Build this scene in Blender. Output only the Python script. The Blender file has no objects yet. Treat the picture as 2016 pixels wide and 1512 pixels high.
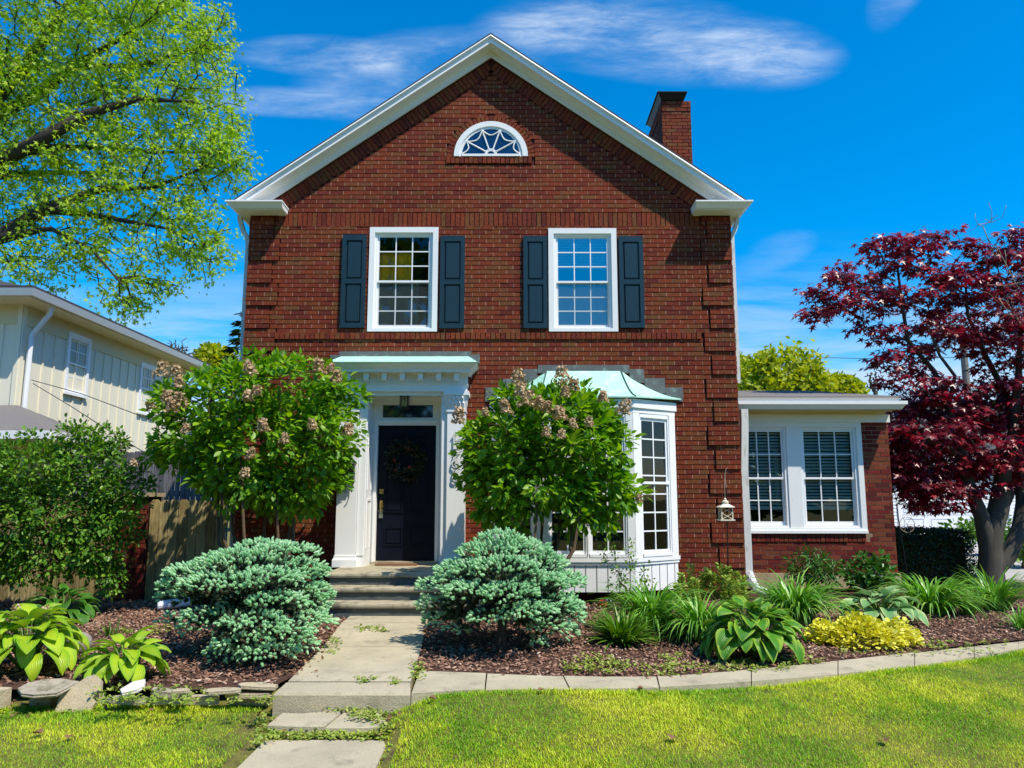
import bpy, math, random
import numpy as np
from mathutils import Vector, Matrix
R = math.radians
random.seed(7); rng = np.random.default_rng(7)
C = bpy.context.scene.collection
sc = bpy.context.scene

# ---------------------------------------------------------------- camera, sky, sun, exposure
PITCH, FPX, EYE = 8.5, 1515.0, 1.55
cam = bpy.data.objects.new('camera', bpy.data.cameras.new('camera')); C.objects.link(cam)
cam.location = (0, 0, EYE); cam.rotation_euler = (R(90 + PITCH), 0, 0)
cam.data.sensor_width = 36.0; cam.data.lens = FPX / 2016 * 36; cam.data.clip_end = 2000; cam.data.clip_start = 0.05
sc.camera = cam
SUN = Vector((0.485, -0.42, 1.0)).normalized()
sun = bpy.data.objects.new('sun', bpy.data.lights.new('sun', 'SUN')); C.objects.link(sun)
sun.data.energy = 4.8; sun.data.angle = R(0.5); sun.data.color = (1.0, 0.93, 0.80)
sun.rotation_euler = SUN.to_track_quat('Z', 'Y').to_euler()
sc.view_settings.view_transform = 'Standard'; sc.view_settings.look = 'None'
sc.view_settings.exposure = 0.32; sc.view_settings.gamma = 1.0

class NT:
    """small helper for node trees"""
    def __init__(s, tree): s.t = tree; s.n = tree.nodes; s.l = tree.links
    def node(s, kind, **kw):
        n = s.n.new(kind)
        for k, v in kw.items(): setattr(n, k, v)
        return n
    def link(s, a, b): s.l.new(a, b)
    def put(s, sock, v):
        if hasattr(v, 'is_output') or isinstance(v, bpy.types.NodeSocket): s.l.new(v, sock)
        else: sock.default_value = v
    def math(s, op, a, b=0.0, c=0.0, clamp=False):
        n = s.n.new('ShaderNodeMath'); n.operation = op; n.use_clamp = clamp
        for i, v in enumerate((a, b, c)): s.put(n.inputs[i], v)
        return n.outputs[0]
    def mix(s, fac, a, b, mode='MIX'):
        n = s.n.new('ShaderNodeMix'); n.data_type = 'RGBA'; n.blend_type = mode; n.clamp_factor = True
        s.put(n.inputs[0], fac)
        for i, v in ((6, a), (7, b)):
            if isinstance(v, (tuple, list)) and len(v) == 3: v = (*v, 1)
            s.put(n.inputs[i], v)
        return n.outputs[2]
    def ramp(s, fac, stops, interp='LINEAR'):
        n = s.n.new('ShaderNodeValToRGB'); n.color_ramp.interpolation = interp
        e = n.color_ramp.elements
        while len(e) < len(stops): e.new(0.5)
        for i, (p, c) in enumerate(stops):
            e[i].position = p
            e[i].color = (c, c, c, 1) if isinstance(c, (int, float)) else (*c, 1)
        s.put(n.inputs[0], fac)
        return n.outputs[0]
    def smooth(s, v, lo, hi):
        n = s.n.new('ShaderNodeMapRange'); n.interpolation_type = 'SMOOTHSTEP'
        s.put(n.inputs[0], v); n.inputs[1].default_value = lo; n.inputs[2].default_value = hi
        return n.outputs[0]
    def noise(s, vec, scale, detail=4, rough=0.55, dist=0.0):
        n = s.n.new('ShaderNodeTexNoise'); n.inputs['Scale'].default_value = scale; n.inputs['Detail'].default_value = detail
        n.inputs['Roughness'].default_value = rough; n.inputs['Distortion'].default_value = dist
        if vec is not None: s.l.new(vec, n.inputs['Vector'])
        return n.outputs[0]
    def scaled(s, vec, sx, sy, sz, loc=(0, 0, 0)):
        n = s.n.new('ShaderNodeMapping'); n.inputs['Scale'].default_value = (sx, sy, sz); n.inputs['Location'].default_value = loc
        s.l.new(vec, n.inputs['Vector']); return n.outputs[0]

w = bpy.data.worlds.new('World'); sc.world = w; w.use_nodes = True
nt = NT(w.node_tree); nt.n.clear()
sky = nt.node('ShaderNodeTexSky', sky_type='NISHITA'); sky.sun_disc = False
sky.sun_elevation = math.asin(SUN.z); sky.sun_rotation = math.atan2(SUN.x, SUN.y)
sky.air_density = 1.0; sky.dust_density = 0.6; sky.ozone_density = 3.0; sky.altitude = 200
hs = nt.node('ShaderNodeHueSaturation'); hs.inputs['Hue'].default_value = 0.498; hs.inputs['Saturation'].default_value = 1.75; hs.inputs['Value'].default_value = 1.2
nt.link(sky.outputs[0], hs.inputs['Color'])
tc = nt.node('ShaderNodeTexCoord'); sep = nt.node('ShaderNodeSeparateXYZ'); nt.link(tc.outputs['Generated'], sep.inputs[0])
yy = nt.math('MAXIMUM', sep.outputs[1], 0.05)
az = nt.math('DIVIDE', sep.outputs[0], yy); el = nt.math('DIVIDE', sep.outputs[2], yy)
comb = nt.node('ShaderNodeCombineXYZ'); nt.link(az, comb.inputs[0]); nt.link(el, comb.inputs[1])
vec = comb.outputs[0]
def blob(a0, e0, ra, re, tilt=0.0):
    """soft ellipse of thin cloud round one direction of the sky"""
    da = nt.math('SUBTRACT', az, a0); de = nt.math('SUBTRACT', nt.math('SUBTRACT', el, e0), nt.math('MULTIPLY', da, tilt))
    r = nt.math('ADD', nt.math('POWER', nt.math('ABSOLUTE', nt.math('DIVIDE', da, ra)), 2.0), nt.math('POWER', nt.math('ABSOLUTE', nt.math('DIVIDE', de, re)), 2.0))
    return nt.smooth(r, 1.0, 0.15)
n1 = nt.noise(nt.scaled(vec, 3.2, 9.0, 1), 1.6, 8, 0.62, 0.35)
n2 = nt.noise(nt.scaled(vec, 2.0, 16.0, 1, (3.1, 1.7, 0)), 1.3, 7, 0.6, 0.5)
n3 = nt.noise(nt.scaled(vec, 1.3, 1.3, 1, (7, 2, 0)), 2.0, 3)
front = nt.smooth(sep.outputs[1], 0.1, 0.3)
dens = None
for a0, e0, ra, re, tilt, k in [(0.21, 0.640, 0.27, 0.075, -0.10, 0.27), (0.34, 0.618, 0.14, 0.062, -0.02, 0.29), (0.10, 0.658, 0.17, 0.045, -0.03, 0.27),
                                (-0.26, 0.615, 0.15, 0.035, -0.05, 0.30), (-0.30, 0.545, 0.20, 0.026, -0.05, 0.24), (-0.12, 0.585, 0.20, 0.08, 0.1, 0.25),
                                (0.555, 0.725, 0.06, 0.06, 0.9, 0.16), (0.36, 0.33, 0.06, 0.03, 0.3, 0.12)]:
    b = nt.math('MULTIPLY', blob(a0, e0, ra, re, tilt), k)
    dens = b if dens is None else nt.math('ADD', dens, b)
n4 = nt.noise(nt.scaled(vec, 6.0, 26.0, 1, (1.3, 4.1, 0)), 2.2, 9, 0.68, 0.8)
d1 = nt.math('MULTIPLY', dens, nt.math('MULTIPLY', nt.math('MULTIPLY_ADD', nt.smooth(n1, 0.34, 0.66), 1.05, 0.10), nt.math('MULTIPLY_ADD', nt.smooth(n4, 0.25, 0.75), 0.9, 0.55)))
low = nt.math('MULTIPLY', nt.smooth(el, 0.37, 0.13), nt.math('MULTIPLY_ADD', nt.smooth(n2, 0.36, 0.66), 0.80, 0.0))
haze = nt.math('MULTIPLY', nt.smooth(el, 0.30, 0.0), 0.40)
dtot = nt.math('MULTIPLY', nt.math('ADD', nt.math('ADD', d1, low), haze), front)
lp = nt.math('MINIMUM', dtot, 0.80)
skyc = nt.mix(lp, hs.outputs[0], (3.5, 4.3, 5.4))
bg = nt.node('ShaderNodeBackground'); nt.link(skyc, bg.inputs[0]); bg.inputs[1].default_value = 0.15
out = nt.node('ShaderNodeOutputWorld'); nt.link(bg.outputs[0], out.inputs[0])

# ---------------------------------------------------------------- from the photograph's pixels to metres
_c, _s = math.cos(R(PITCH)), math.sin(R(PITCH))
def ray(px, py):
    u = (px - 1008) / FPX; v = (756 - py) / FPX
    return u, _c - v * _s, _s + v * _c
def P(px, py, Y):
    """the point at depth Y that is seen at a pixel"""
    x, y, z = ray(px, py); t = Y / y
    return Vector((x * t, Y, z * t + EYE))
def PX(px, py, Y): return P(px, py, Y).x
def PZ(py, Y): return P(1008, py, Y).z
def zg(y):
    t = min(1, max(0, (y - 7.0) / 2.8)); return 0.1 * t * t * (3 - 2 * t)
def G(px, py, z=None):
    """the ground point seen at a pixel (on the bed, or at height z)"""
    x, y, zz = ray(px, py); z0 = 0.0 if z is None else z
    for _ in range(6):
        t = (z0 - EYE) / zz
        if z is None: z0 = zg(y * t)
    return Vector((x * t, y * t, z0))

# ---------------------------------------------------------------- building helpers
OFF = {}
def link_mesh(name, me, m, parent=None, loc=None, smooth=False):
    off = Vector(loc) if loc is not None else (OFF[parent.name] if parent else Vector((0, 0, 0)))
    if off.length: me.transform(Matrix.Translation(-off))
    if m is not None: me.materials.append(m)
    if smooth: me.shade_smooth()
    o = bpy.data.objects.new(name, me); C.objects.link(o)
    if parent: o.parent = parent
    else: o.location = off
    OFF[o.name] = off
    return o
def tag(o, label=None, cat=None, group=None, kind=None):
    for k, v in (('label', label), ('category', cat), ('group', group), ('kind', kind)):
        if v: o[k] = v
    return o
def thing(name, loc, label, cat, group=None):
    o = bpy.data.objects.new(name, None); C.objects.link(o); o.location = loc; o.empty_display_size = 0.1
    OFF[o.name] = Vector(loc); return tag(o, label, cat, group)

class MB:
    def __init__(s, M=None): s.v = []; s.f = []; s.M = M
    def add(s, vs, fs):
        b = len(s.v)
        s.v += [(s.M @ Vector(p)) if s.M else Vector(p) for p in vs]
        s.f += [tuple(i + b for i in f) for f in fs]
    def box(s, x0, x1, y0, y1, z0, z1):
        if x0 > x1: x0, x1 = x1, x0
        if y0 > y1: y0, y1 = y1, y0
        if z0 > z1: z0, z1 = z1, z0
        s.add([(x0, y0, z0), (x1, y0, z0), (x1, y1, z0), (x0, y1, z0), (x0, y0, z1), (x1, y0, z1), (x1, y1, z1), (x0, y1, z1)],
              [(0, 3, 2, 1), (4, 5, 6, 7), (0, 1, 5, 4), (1, 2, 6, 5), (2, 3, 7, 6), (3, 0, 4, 7)])
    def hexa(s, bot, top):
        s.add(list(bot) + list(top), [(0, 3, 2, 1), (4, 5, 6, 7), (0, 1, 5, 4), (1, 2, 6, 5), (2, 3, 7, 6), (3, 0, 4, 7)])
    def frust(s, b, zb, t, zt):
        """b, t = (x0,x1,y0,y1) rectangles"""
        q = lambda r, z: [(r[0], r[2], z), (r[1], r[2], z), (r[1], r[3], z), (r[0], r[3], z)]
        s.hexa(q(b, zb), q(t, zt))
    def prism_xz(s, pts, y0, y1):
        n = len(pts)
        s.add([(x, y0, z) for x, z in pts] + [(x, y1, z) for x, z in pts],
              [tuple(range(n)), tuple(range(2 * n - 1, n - 1, -1))] + [(i, i + n, (i + 1) % n + n, (i + 1) % n) for i in range(n)])
    def prism_xy(s, pts, z0, z1):
        n = len(pts)
        s.add([(x, y, z0) for x, y in pts] + [(x, y, z1) for x, y in pts],
              [tuple(range(n - 1, -1, -1)), tuple(range(n, 2 * n))] + [(i, (i + 1) % n, (i + 1) % n + n, i + n) for i in range(n)])
    def tube(s, pts, rad, n=8, cap=True, square=False):
        pts = [Vector(p) for p in pts]; k = len(pts)
        if not hasattr(rad, '__len__'): rad = [rad] * k
        vs = []; up = None
        for i in range(k):
            d = (pts[min(i + 1, k - 1)] - pts[max(i - 1, 0)]).normalized()
            if up is None: up = Vector((0, 0, 1)) if abs(d.z) < 0.9 else Vector((0, 1, 0))
            a = d.cross(up)
            if a.length < 1e-5: a = d.cross(Vector((1, 0, 0)))
            a.normalize(); b = a.cross(d).normalized(); up = b
            for j in range(n):
                t = 2 * math.pi * (j + (0.5 if square else 0)) / n
                vs.append(pts[i] + (a * math.cos(t) + b * math.sin(t)) * rad[i])
        fs = [(i * n + j, i * n + (j + 1) % n, (i + 1) * n + (j + 1) % n, (i + 1) * n + j) for i in range(k - 1) for j in range(n)]
        if cap: fs += [tuple(range(n - 1, -1, -1)), tuple(range((k - 1) * n, k * n))]
        s.add(vs, fs)
    def lathe(s, c, prof, n=16):
        c = Vector(c); vs = []; k = len(prof)
        for r, z in prof:
            vs += [c + Vector((r * math.cos(2 * math.pi * j / n), r * math.sin(2 * math.pi * j / n), z)) for j in range(n)]
        fs = [(i * n + j, i * n + (j + 1) % n, (i + 1) * n + (j + 1) % n, (i + 1) * n + j) for i in range(k - 1) for j in range(n)]
        s.add(vs, fs + [tuple(range(n - 1, -1, -1)), tuple(range((k - 1) * n, k * n))])
    def ball(s, c, rx, ry, rz, n=12, m=8, bump=0.0):
        c = Vector(c); vs = []
        for i in range(m + 1):
            t = math.pi * i / m
            for j in range(n):
                q = 2 * math.pi * j / n; k = 1 + (random.uniform(-bump, bump) if 0 < i < m else 0)
                vs.append(c + Vector((rx * math.sin(t) * math.cos(q) * k, ry * math.sin(t) * math.sin(q) * k, rz * math.cos(t))))
        s.add(vs, [(i * n + j, (i + 1) * n + j, (i + 1) * n + (j + 1) % n, i * n + (j + 1) % n) for i in range(m) for j in range(n)])
    def ring(s, c, R0, r, ax, ay, n=24, m=6):
        """torus of radius R0 in the plane of axes ax, ay"""
        ax, ay = Vector(ax), Vector(ay); az_ = ax.cross(ay); c = Vector(c); vs = []
        for i in range(n):
            t = 2 * math.pi * i / n; d = ax * math.cos(t) + ay * math.sin(t)
            for j in range(m):
                q = 2 * math.pi * j / m; vs.append(c + d * (R0 + r * math.cos(q)) + az_ * (r * math.sin(q)))
        s.add(vs, [(i * m + j, i * m + (j + 1) % m, ((i + 1) % n) * m + (j + 1) % m, ((i + 1) % n) * m + j) for i in range(n) for j in range(m)])
    def build(s, name, m, parent=None, loc=None, smooth=False):
        me = bpy.data.meshes.new(name); me.from_pydata(s.v, [], s.f); me.update()
        return link_mesh(name, me, m, parent, loc, smooth)

def np_mesh(name, V, F_loops, F_starts):
    me = bpy.data.meshes.new(name)
    me.vertices.add(len(V)); me.vertices.foreach_set('co', np.ascontiguousarray(V, dtype=np.float32).ravel())
    me.loops.add(len(F_loops)); me.loops.foreach_set('vertex_index', np.ascontiguousarray(F_loops, dtype=np.int32))
    me.polygons.add(len(F_starts)); me.polygons.foreach_set('loop_start', np.ascontiguousarray(F_starts, dtype=np.int32))
    me.update(calc_edges=True); return me
def scatter(name, tv, tf, pos, rot, scale):
    """many copies of one small shape as ONE mesh: leaves, needles, chips, blades"""
    tv = np.asarray(tv, float); N = len(pos); scale = np.broadcast_to(np.asarray(scale, float), (N,))
    V = np.einsum('nij,kj->nki', rot, tv) * scale[:, None, None] + np.asarray(pos)[:, None, :]
    loops = np.concatenate([np.asarray(f) for f in tf]); starts = np.cumsum([0] + [len(f) for f in tf][:-1])
    k = len(tv); L = (loops[None, :] + (np.arange(N) * k)[:, None]).ravel(); S = (starts[None, :] + (np.arange(N) * len(loops))[:, None]).ravel()
    return np_mesh(name, V.reshape(-1, 3), L, S)
def unit(v): return v / np.maximum(np.linalg.norm(v, axis=-1, keepdims=True), 1e-9)
def frames(d, n):
    """rotations whose Y axis is d and whose Z axis leans to n"""
    d = unit(d); x = unit(np.cross(d, n)); z = np.cross(x, d)
    return np.stack([x, d, z], axis=2)
def rnd_dirs(N): return unit(rng.normal(size=(N, 3)))

LEAF = ([(0, 0, 0), (.25, .28, .05), (.27, .6, .03), (0, 1, -.10), (-.27, .6, .03), (-.25, .28, .05)], [(0, 1, 2, 3), (0, 3, 4, 5)])
NARROW = ([(0, 0, 0), (.11, .3, .03), (.11, .65, .0), (0, 1, -.12), (-.11, .65, .0), (-.11, .3, .03)], [(0, 1, 2, 3), (0, 3, 4, 5)])
def star_leaf():
    vs = [(0, .35, 0.04)]; ang = [-70, -40, -12, 22, 50, 90, 130, 158, 192, 220, 250]
    rad = [.18, .45, .20, .66, .26, .78, .26, .66, .20, .45, .18]
    for a, r in zip(ang, rad): vs.append((math.cos(R(a)) * r, .35 + math.sin(R(a)) * r, -0.10 * r))
    return vs, [(0, i, i + 1) for i in range(1, 11)]
MAPLE = star_leaf()
ROUND = ([(0, 0, 0)] + [(.5 * math.cos(t), .5 + .5 * math.sin(t), .08 * math.cos(2 * t)) for t in [R(-90 + 45 * i) for i in range(1, 8)]], [(0, 1, 2, 3, 4), (0, 4, 5, 6, 7)])

def tree_nodes(root, attractors, step, wob=0.12, straight=0.25):
    """join every attractor to the nearest branch already grown; returns nodes, parents"""
    nodes = [np.array(p, float) for p in root]; par = [-1] + list(range(len(root) - 1)); depth = [0.0]
    for i in range(1, len(nodes)): depth.append(depth[-1] + np.linalg.norm(nodes[i] - nodes[i - 1]))
    arr = np.zeros((len(root) + 60 * len(attractors), 3)); dep = np.zeros(len(arr)); n = len(nodes)
    arr[:n] = nodes; dep[:n] = depth; base = nodes[-1]
    order = np.argsort(np.linalg.norm(attractors - base, axis=1))
    for k in order:
        a = attractors[k]; d = np.linalg.norm(arr[:n] - a, axis=1)
        j = int(np.argmin(d + straight * dep[:n])); L = d[j]; m = max(1, int(L / step)); p0 = arr[j].copy(); prev = j
        off = rng.normal(size=3) * L * wob
        for i in range(1, m + 1):
            t = i / m; q = p0 + (a - p0) * t + off * (4 * t * (1 - t)) * 0.5
            arr[n] = q; dep[n] = dep[prev] + np.linalg.norm(q - arr[prev]); par.append(prev); prev = n; n += 1
    return arr[:n], np.array(par)
def branch_mesh(nodes, par, rtip, power=2.3, rmax=9.0, sides=6, mb=None):
    n = len(nodes); cnt = np.zeros(n); kids = [[] for _ in range(n)]
    for i in range(n - 1, 0, -1):
        if par[i] >= 0: kids[par[i]].append(i)
    leafn = np.array([0 if k else 1 for k in kids], float); tot = leafn.copy()
    for i in range(n - 1, 0, -1):
        if par[i] >= 0: tot[par[i]] += tot[i]
    rad = np.minimum(rtip * np.maximum(tot, 1) ** (1 / power), rmax)
    mb = mb or MB(); stack = [(0, [])]
    while stack:
        i, chain = stack.pop()
        while True:
            chain.append(i)
            if not kids[i]: break
            ks = sorted(kids[i], key=lambda c: -tot[c])
            for c in ks[1:]: stack.append((c, [i]))
            i = ks[0]
        if len(chain) > 1:
            rr = [min(rad[c], rad[chain[1]] * 1.15) for c in chain]
            mb.tube([nodes[c] for c in chain], rr, sides if rr[0] > rtip * 3 else 4, cap=False)
    return mb, rad, tot
# ---------------------------------------------------------------- materials
def new_mat(name):
    m = bpy.data.materials.new(name); m.use_nodes = True; t = NT(m.node_tree); t.n.clear()
    o = t.node('ShaderNodeOutputMaterial'); b = t.node('ShaderNodeBsdfPrincipled'); t.link(b.outputs[0], o.inputs[0])
    return m, t, b, o
def set_bump(t, b, h, strength, dist):
    n = t.node('ShaderNodeBump'); n.inputs['Strength'].default_value = strength; n.inputs['Distance'].default_value = dist
    t.link(h, n.inputs['Height']); t.link(n.outputs[0], b.inputs['Normal'])
def surf(name, col, rough=0.55, var=0.15, scale=3.0, fine=60.0, bump=0.15, dist=0.004, spec=0.35, metal=0.0, stain=None, stretch=(1, 1, 1)):
    """painted or weathered plain surface: two scales of mottling and a little grain"""
    m, t, b, o = new_mat(name); tc = t.node('ShaderNodeTexCoord'); v = t.scaled(tc.outputs['Object'], *stretch)
    n1 = t.noise(v, scale, 5, 0.6); n2 = t.noise(v, fine, 3, 0.6)
    k = t.math('ADD', t.math('MULTIPLY', t.math('SUBTRACT', n1, 0.5), 2.2 * var), t.math('MULTIPLY', t.math('SUBTRACT', n2, 0.5), 1.2 * var))
    hv = t.node('ShaderNodeHueSaturation'); hv.inputs['Color'].default_value = (*col, 1); t.link(t.math('ADD', k, 1.0), hv.inputs['Value'])
    c = hv.outputs[0]
    if stain: c = t.mix(t.math('MULTIPLY', t.smooth(t.noise(v, stain[1], 6, 0.65), stain[2], stain[2] + 0.2), stain[3]), c, stain[0])
    t.link(c, b.inputs['Base Color']); b.inputs['Roughness'].default_value = rough; b.inputs['Specular IOR Level'].default_value = spec
    b.inputs['Metallic'].default_value = metal
    if bump: set_bump(t, b, n2, bump, dist)
    return m
def brick_mat(name, stops, score=True):
    m, t, b, o = new_mat(name); tc = t.node('ShaderNodeTexCoord'); g = t.node('ShaderNodeNewGeometry')
    c = t.ramp(g.outputs['Random Per Island'], stops)
    v = tc.outputs['Object']
    if score: n = t.noise(t.scaled(v, 78, 40, 20), 1.0, 4, 0.75)
    else: n = t.noise(v, 90.0, 3, 0.6)
    big = t.noise(v, 0.9, 4, 0.6)
    c = t.mix(1.0, c, t.ramp(n, [(0.30, 0.30), (0.72, 1.75)] if score else [(0.3, 0.8), (0.7, 1.15)]), 'MULTIPLY')
    c = t.mix(1.0, c, t.ramp(big, [(0.3, 0.82), (0.7, 1.15)]), 'MULTIPLY')
    t.link(c, b.inputs['Base Color']); b.inputs['Roughness'].default_value = 0.85; b.inputs['Specular IOR Level'].default_value = 0.2
    set_bump(t, b, n, 0.8 if score else 0.3, 0.006)
    return m
def leaf_mat(name, stops, rough=0.45, transl=0.35, tcol=1.0, spec=0.35, tone_noise=None):
    m, t, b, o = new_mat(name); g = t.node('ShaderNodeNewGeometry'); tc = t.node('ShaderNodeTexCoord')
    r = g.outputs['Random Per Island']
    big = t.noise(tc.outputs['Object'], tone_noise or 2.5, 3, 0.6)  # larger-scale random variation of leaf tone
    f = t.math('ADD', t.math('MULTIPLY', r, 0.72), t.math('MULTIPLY', t.smooth(big, 0.3, 0.7), 0.28))
    c = t.ramp(f, stops); t.link(c, b.inputs['Base Color']); b.inputs['Roughness'].default_value = rough; b.inputs['Specular IOR Level'].default_value = spec
    tr = t.node('ShaderNodeBsdfTranslucent'); hv = t.node('ShaderNodeHueSaturation'); hv.inputs['Saturation'].default_value = 1.1; hv.inputs['Value'].default_value = tcol
    t.link(c, hv.inputs['Color']); t.link(hv.outputs[0], tr.inputs[0])
    mx = t.node('ShaderNodeMixShader'); mx.inputs[0].default_value = transl
    t.link(b.outputs[0], mx.inputs[1]); t.link(tr.outputs[0], mx.inputs[2]); t.link(mx.outputs[0], o.inputs[0])
    return m
def glass_mat(name, refl=0.10, tint=(0.8, 0.88, 0.86), boost=2.0, rough=0.0):
    m, t, b, o = new_mat(name); t.n.remove(b)
    tr = t.node('ShaderNodeBsdfTransparent'); tr.inputs[0].default_value = (*tint, 1)
    gl = t.node('ShaderNodeBsdfGlossy'); gl.inputs['Roughness'].default_value = rough
    fr = t.node('ShaderNodeFresnel'); fr.inputs[0].default_value = 1.45
    mx = t.node('ShaderNodeMixShader'); t.link(t.math('MULTIPLY_ADD', fr.outputs[0], boost, refl, True), mx.inputs[0])
    tc = t.node('ShaderNodeTexCoord'); n = t.noise(tc.outputs['Object'], 2.2, 2); bp = t.node('ShaderNodeBump'); bp.inputs['Strength'].default_value = 0.05; bp.inputs['Distance'].default_value = 0.02
    t.link(n, bp.inputs['Height']); t.link(bp.outputs[0], gl.inputs['Normal'])
    t.link(tr.outputs[0], mx.inputs[1]); t.link(gl.outputs[0], mx.inputs[2]); t.link(mx.outputs[0], o.inputs[0])
    return m
M = {}
M['brick'] = brick_mat('red_tapestry_brick', [(0, (.11, .020, .013)), (.2, (.16, .028, .013)), (.45, (.195, .036, .014)), (.65, (.175, .040, .014)), (.82, (.17, .050, .017)), (.93, (.14, .056, .020)), (1, (.17, .028, .019))])
M['brick_wing'] = brick_mat('smooth_red_brick', [(0, (.09, .014, .012)), (.3, (.16, .018, .012)), (.55, (.20, .030, .014)), (.8, (.17, .048, .020)), (1, (.24, .05, .025))], False)
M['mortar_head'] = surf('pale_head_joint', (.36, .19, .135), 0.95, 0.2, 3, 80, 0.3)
M['mortar'] = surf('shade_dark_mortar', (.075, .016, .011), 0.95, 0.2, 3, 80, 0.3)  # bed-joint shadow put into the colour; the mortar itself is pale
M['mortar_wing'] = surf('grey_mortar', (.27, .17, .115), 0.95, 0.2, 3, 80, 0.3)
M['white'] = surf('white_trim_paint', (.80, .80, .78), 0.45, 0.035, 2.5, 40, 0.06, stain=((.55, .52, .42), 5, 0.60, 0.35))
M['white_dirty'] = surf('weathered_white_paint', (.66, .66, .63), 0.55, 0.09, 4, 50, 0.12, stain=((.30, .28, .22), 7, 0.50, 0.6), stretch=(3, 3, .6))
M['vinyl'] = surf('white_vinyl', (.80, .81, .82), 0.35, 0.02, 2, 30, 0.02)
M['flash'] = surf('grey_lead_flashing', (.13, .14, .135), 0.6, 0.25, 8, 50, 0.1, metal=0.2, stain=((.30, .42, .36), 6, 0.5, 0.6))
M['copper'] = surf('green_copper_patina', (.36, .66, .52), 0.6, 0.10, 4, 40, 0.08, stain=((.55, .76, .66), 3.5, 0.48, 0.8), stretch=(2.5, 2.5, .8))
M['seam'] = surf('dark_copper_seam', (.05, .10, .09), 0.6, 0.2)
M['shingle'] = surf('dark_roof_shingles', (.055, .052, .055), 0.9, 0.4, 30, 90, 0.5, 0.01)
M['shingle_grey'] = surf('grey_roof_shingles', (.17, .155, .145), 0.9, 0.35, 26, 90, 0.5, 0.01, stretch=(1, 1, 4))
M['shutter'] = surf('slate_blue_paint', (.014, .036, .050), 0.35, 0.12, 5, 50, 0.05)
M['door'] = surf('navy_door_paint', (.004, .006, .014), 0.4, 0.1, 5, 50, 0.03, spec=.15)
M['brass'] = surf('aged_brass', (.50, .36, .12), 0.3, 0.1, metal=0.9)
M['black'] = surf('black_painted_metal', (.012, .013, .013), 0.4, 0.15, metal=0.3)
M['chrome'] = surf('satin_steel', (.5, .5, .5), 0.25, 0.05, metal=0.9)
M['concrete'] = surf('pale_aggregate_concrete', (.42, .365, .25), 0.9, 0.34, 2.2, 75, 0.7, 0.008, stain=((.16, .145, .10), 4, 0.52, 0.55))
M['step'] = surf('stained_step_concrete', (.38, .33, .225), 0.9, 0.25, 3, 100, 0.5, 0.008, stain=((.075, .075, .045), 3.5, 0.46, 0.8))
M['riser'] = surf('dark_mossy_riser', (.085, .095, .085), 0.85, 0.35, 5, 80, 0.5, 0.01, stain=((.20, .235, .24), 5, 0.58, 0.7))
M['found'] = surf('tan_foundation_concrete', (.40, .31, .19), 0.9, 0.15, 3, 60, 0.3, stain=((.16, .12, .07), 4, 0.5, 0.5))
M['flag'] = surf('pale_flagstone', (.46, .38, .25), 0.9, 0.28, 6, 60, 0.6, 0.012, stain=((.14, .125, .07), 9, 0.5, 0.7))
M['flag_grey'] = surf('grey_flagstone', (.36, .31, .23), 0.9, 0.3, 6, 60, 0.6, 0.012, stain=((.12, .11, .055), 8, 0.46, 0.75))
M['flag_white'] = surf('white_flagstone', (.62, .58, .52), 0.85, 0.15, 6, 50, 0.5, 0.01)
M['rock'] = surf('field_boulder', (.27, .24, .20), 0.9, 0.3, 5, 50, 0.7, 0.02)
M['soil'] = surf('mulch_soil', (.10, .048, .03), 1.0, 0.5, 7, 90, 1.0, 0.03)
M['turf'] = surf('turf_soil', (.16, .15, .03), 1.0, 0.5, 5, 80, 0.9, 0.02, stain=((.075, .05, .028), 6, .48, .8))
M['asphalt'] = surf('driveway_concrete', (.40, .37, .33), 0.9, 0.25, 1.2, 60, 0.4)
M['cream'] = surf('cream_board_siding', (.76, .71, .55), 0.7, 0.07, 2, 40, 0.1, stretch=(2, 2, .5))
M['cream_trim'] = surf('cream_soffit', (.66, .59, .38), 0.7, 0.06)
def wood_mat(name, stops):
    m, t, b, o = new_mat(name); tc = t.node('ShaderNodeTexCoord'); g = t.node('ShaderNodeNewGeometry')
    c = t.ramp(g.outputs['Random Per Island'], stops); n = t.noise(t.scaled(tc.outputs['Object'], 9, 9, .8), 5, 5, .65); n2 = t.noise(tc.outputs['Object'], 3, 4)
    c = t.mix(1.0, c, t.ramp(n, [(.28, .45), (.72, 1.4)]), 'MULTIPLY'); c = t.mix(1.0, c, t.ramp(n2, [(.3, .7), (.7, 1.2)]), 'MULTIPLY')
    t.link(c, b.inputs['Base Color']); b.inputs['Roughness'].default_value = .9; b.inputs['Specular IOR Level'].default_value = .2; set_bump(t, b, n, .5, .006); return m
M['fence'] = wood_mat('weathered_cedar', [(0, (.22, .16, .07)), (.5, (.34, .26, .11)), (1, (.44, .35, .16))])
M['fence_grey'] = wood_mat('grey_cedar', [(0, (.10, .10, .11)), (1, (.19, .18, .19))])
M['groove'] = surf('board_joint', (.20, .20, .20), .9, .1)
M['post'] = surf('orange_cedar_post', (.28, .13, .05), 0.9, 0.3, 5, 30, 0.4, stretch=(9, 9, .8))
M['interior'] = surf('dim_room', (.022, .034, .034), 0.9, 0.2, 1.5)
M['room_gold'] = surf('gold_curtain', (.72, .44, .012), 0.9, 0.4, 2.0, 30, 0.2, stretch=(5, 1, 2), stain=((.25, .24, .22), 4, .5, .7))
M['screen'] = surf('insect_screen_shade', (.16, .19, .19), 0.8, 0.08, 2.0, 80, 0.05)
M['blind'] = surf('white_blind', (.84, .84, .82), 0.5, 0.04)
M['glass'] = glass_mat('window_glass', 0.05, boost=2.2)
M['glass_blue'] = glass_mat('sky_reflecting_glass', 0.30, boost=3.0)
M['glass_dark'] = glass_mat('dark_window_glass', 0.015, (.9, .92, .88), 0.9)
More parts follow.
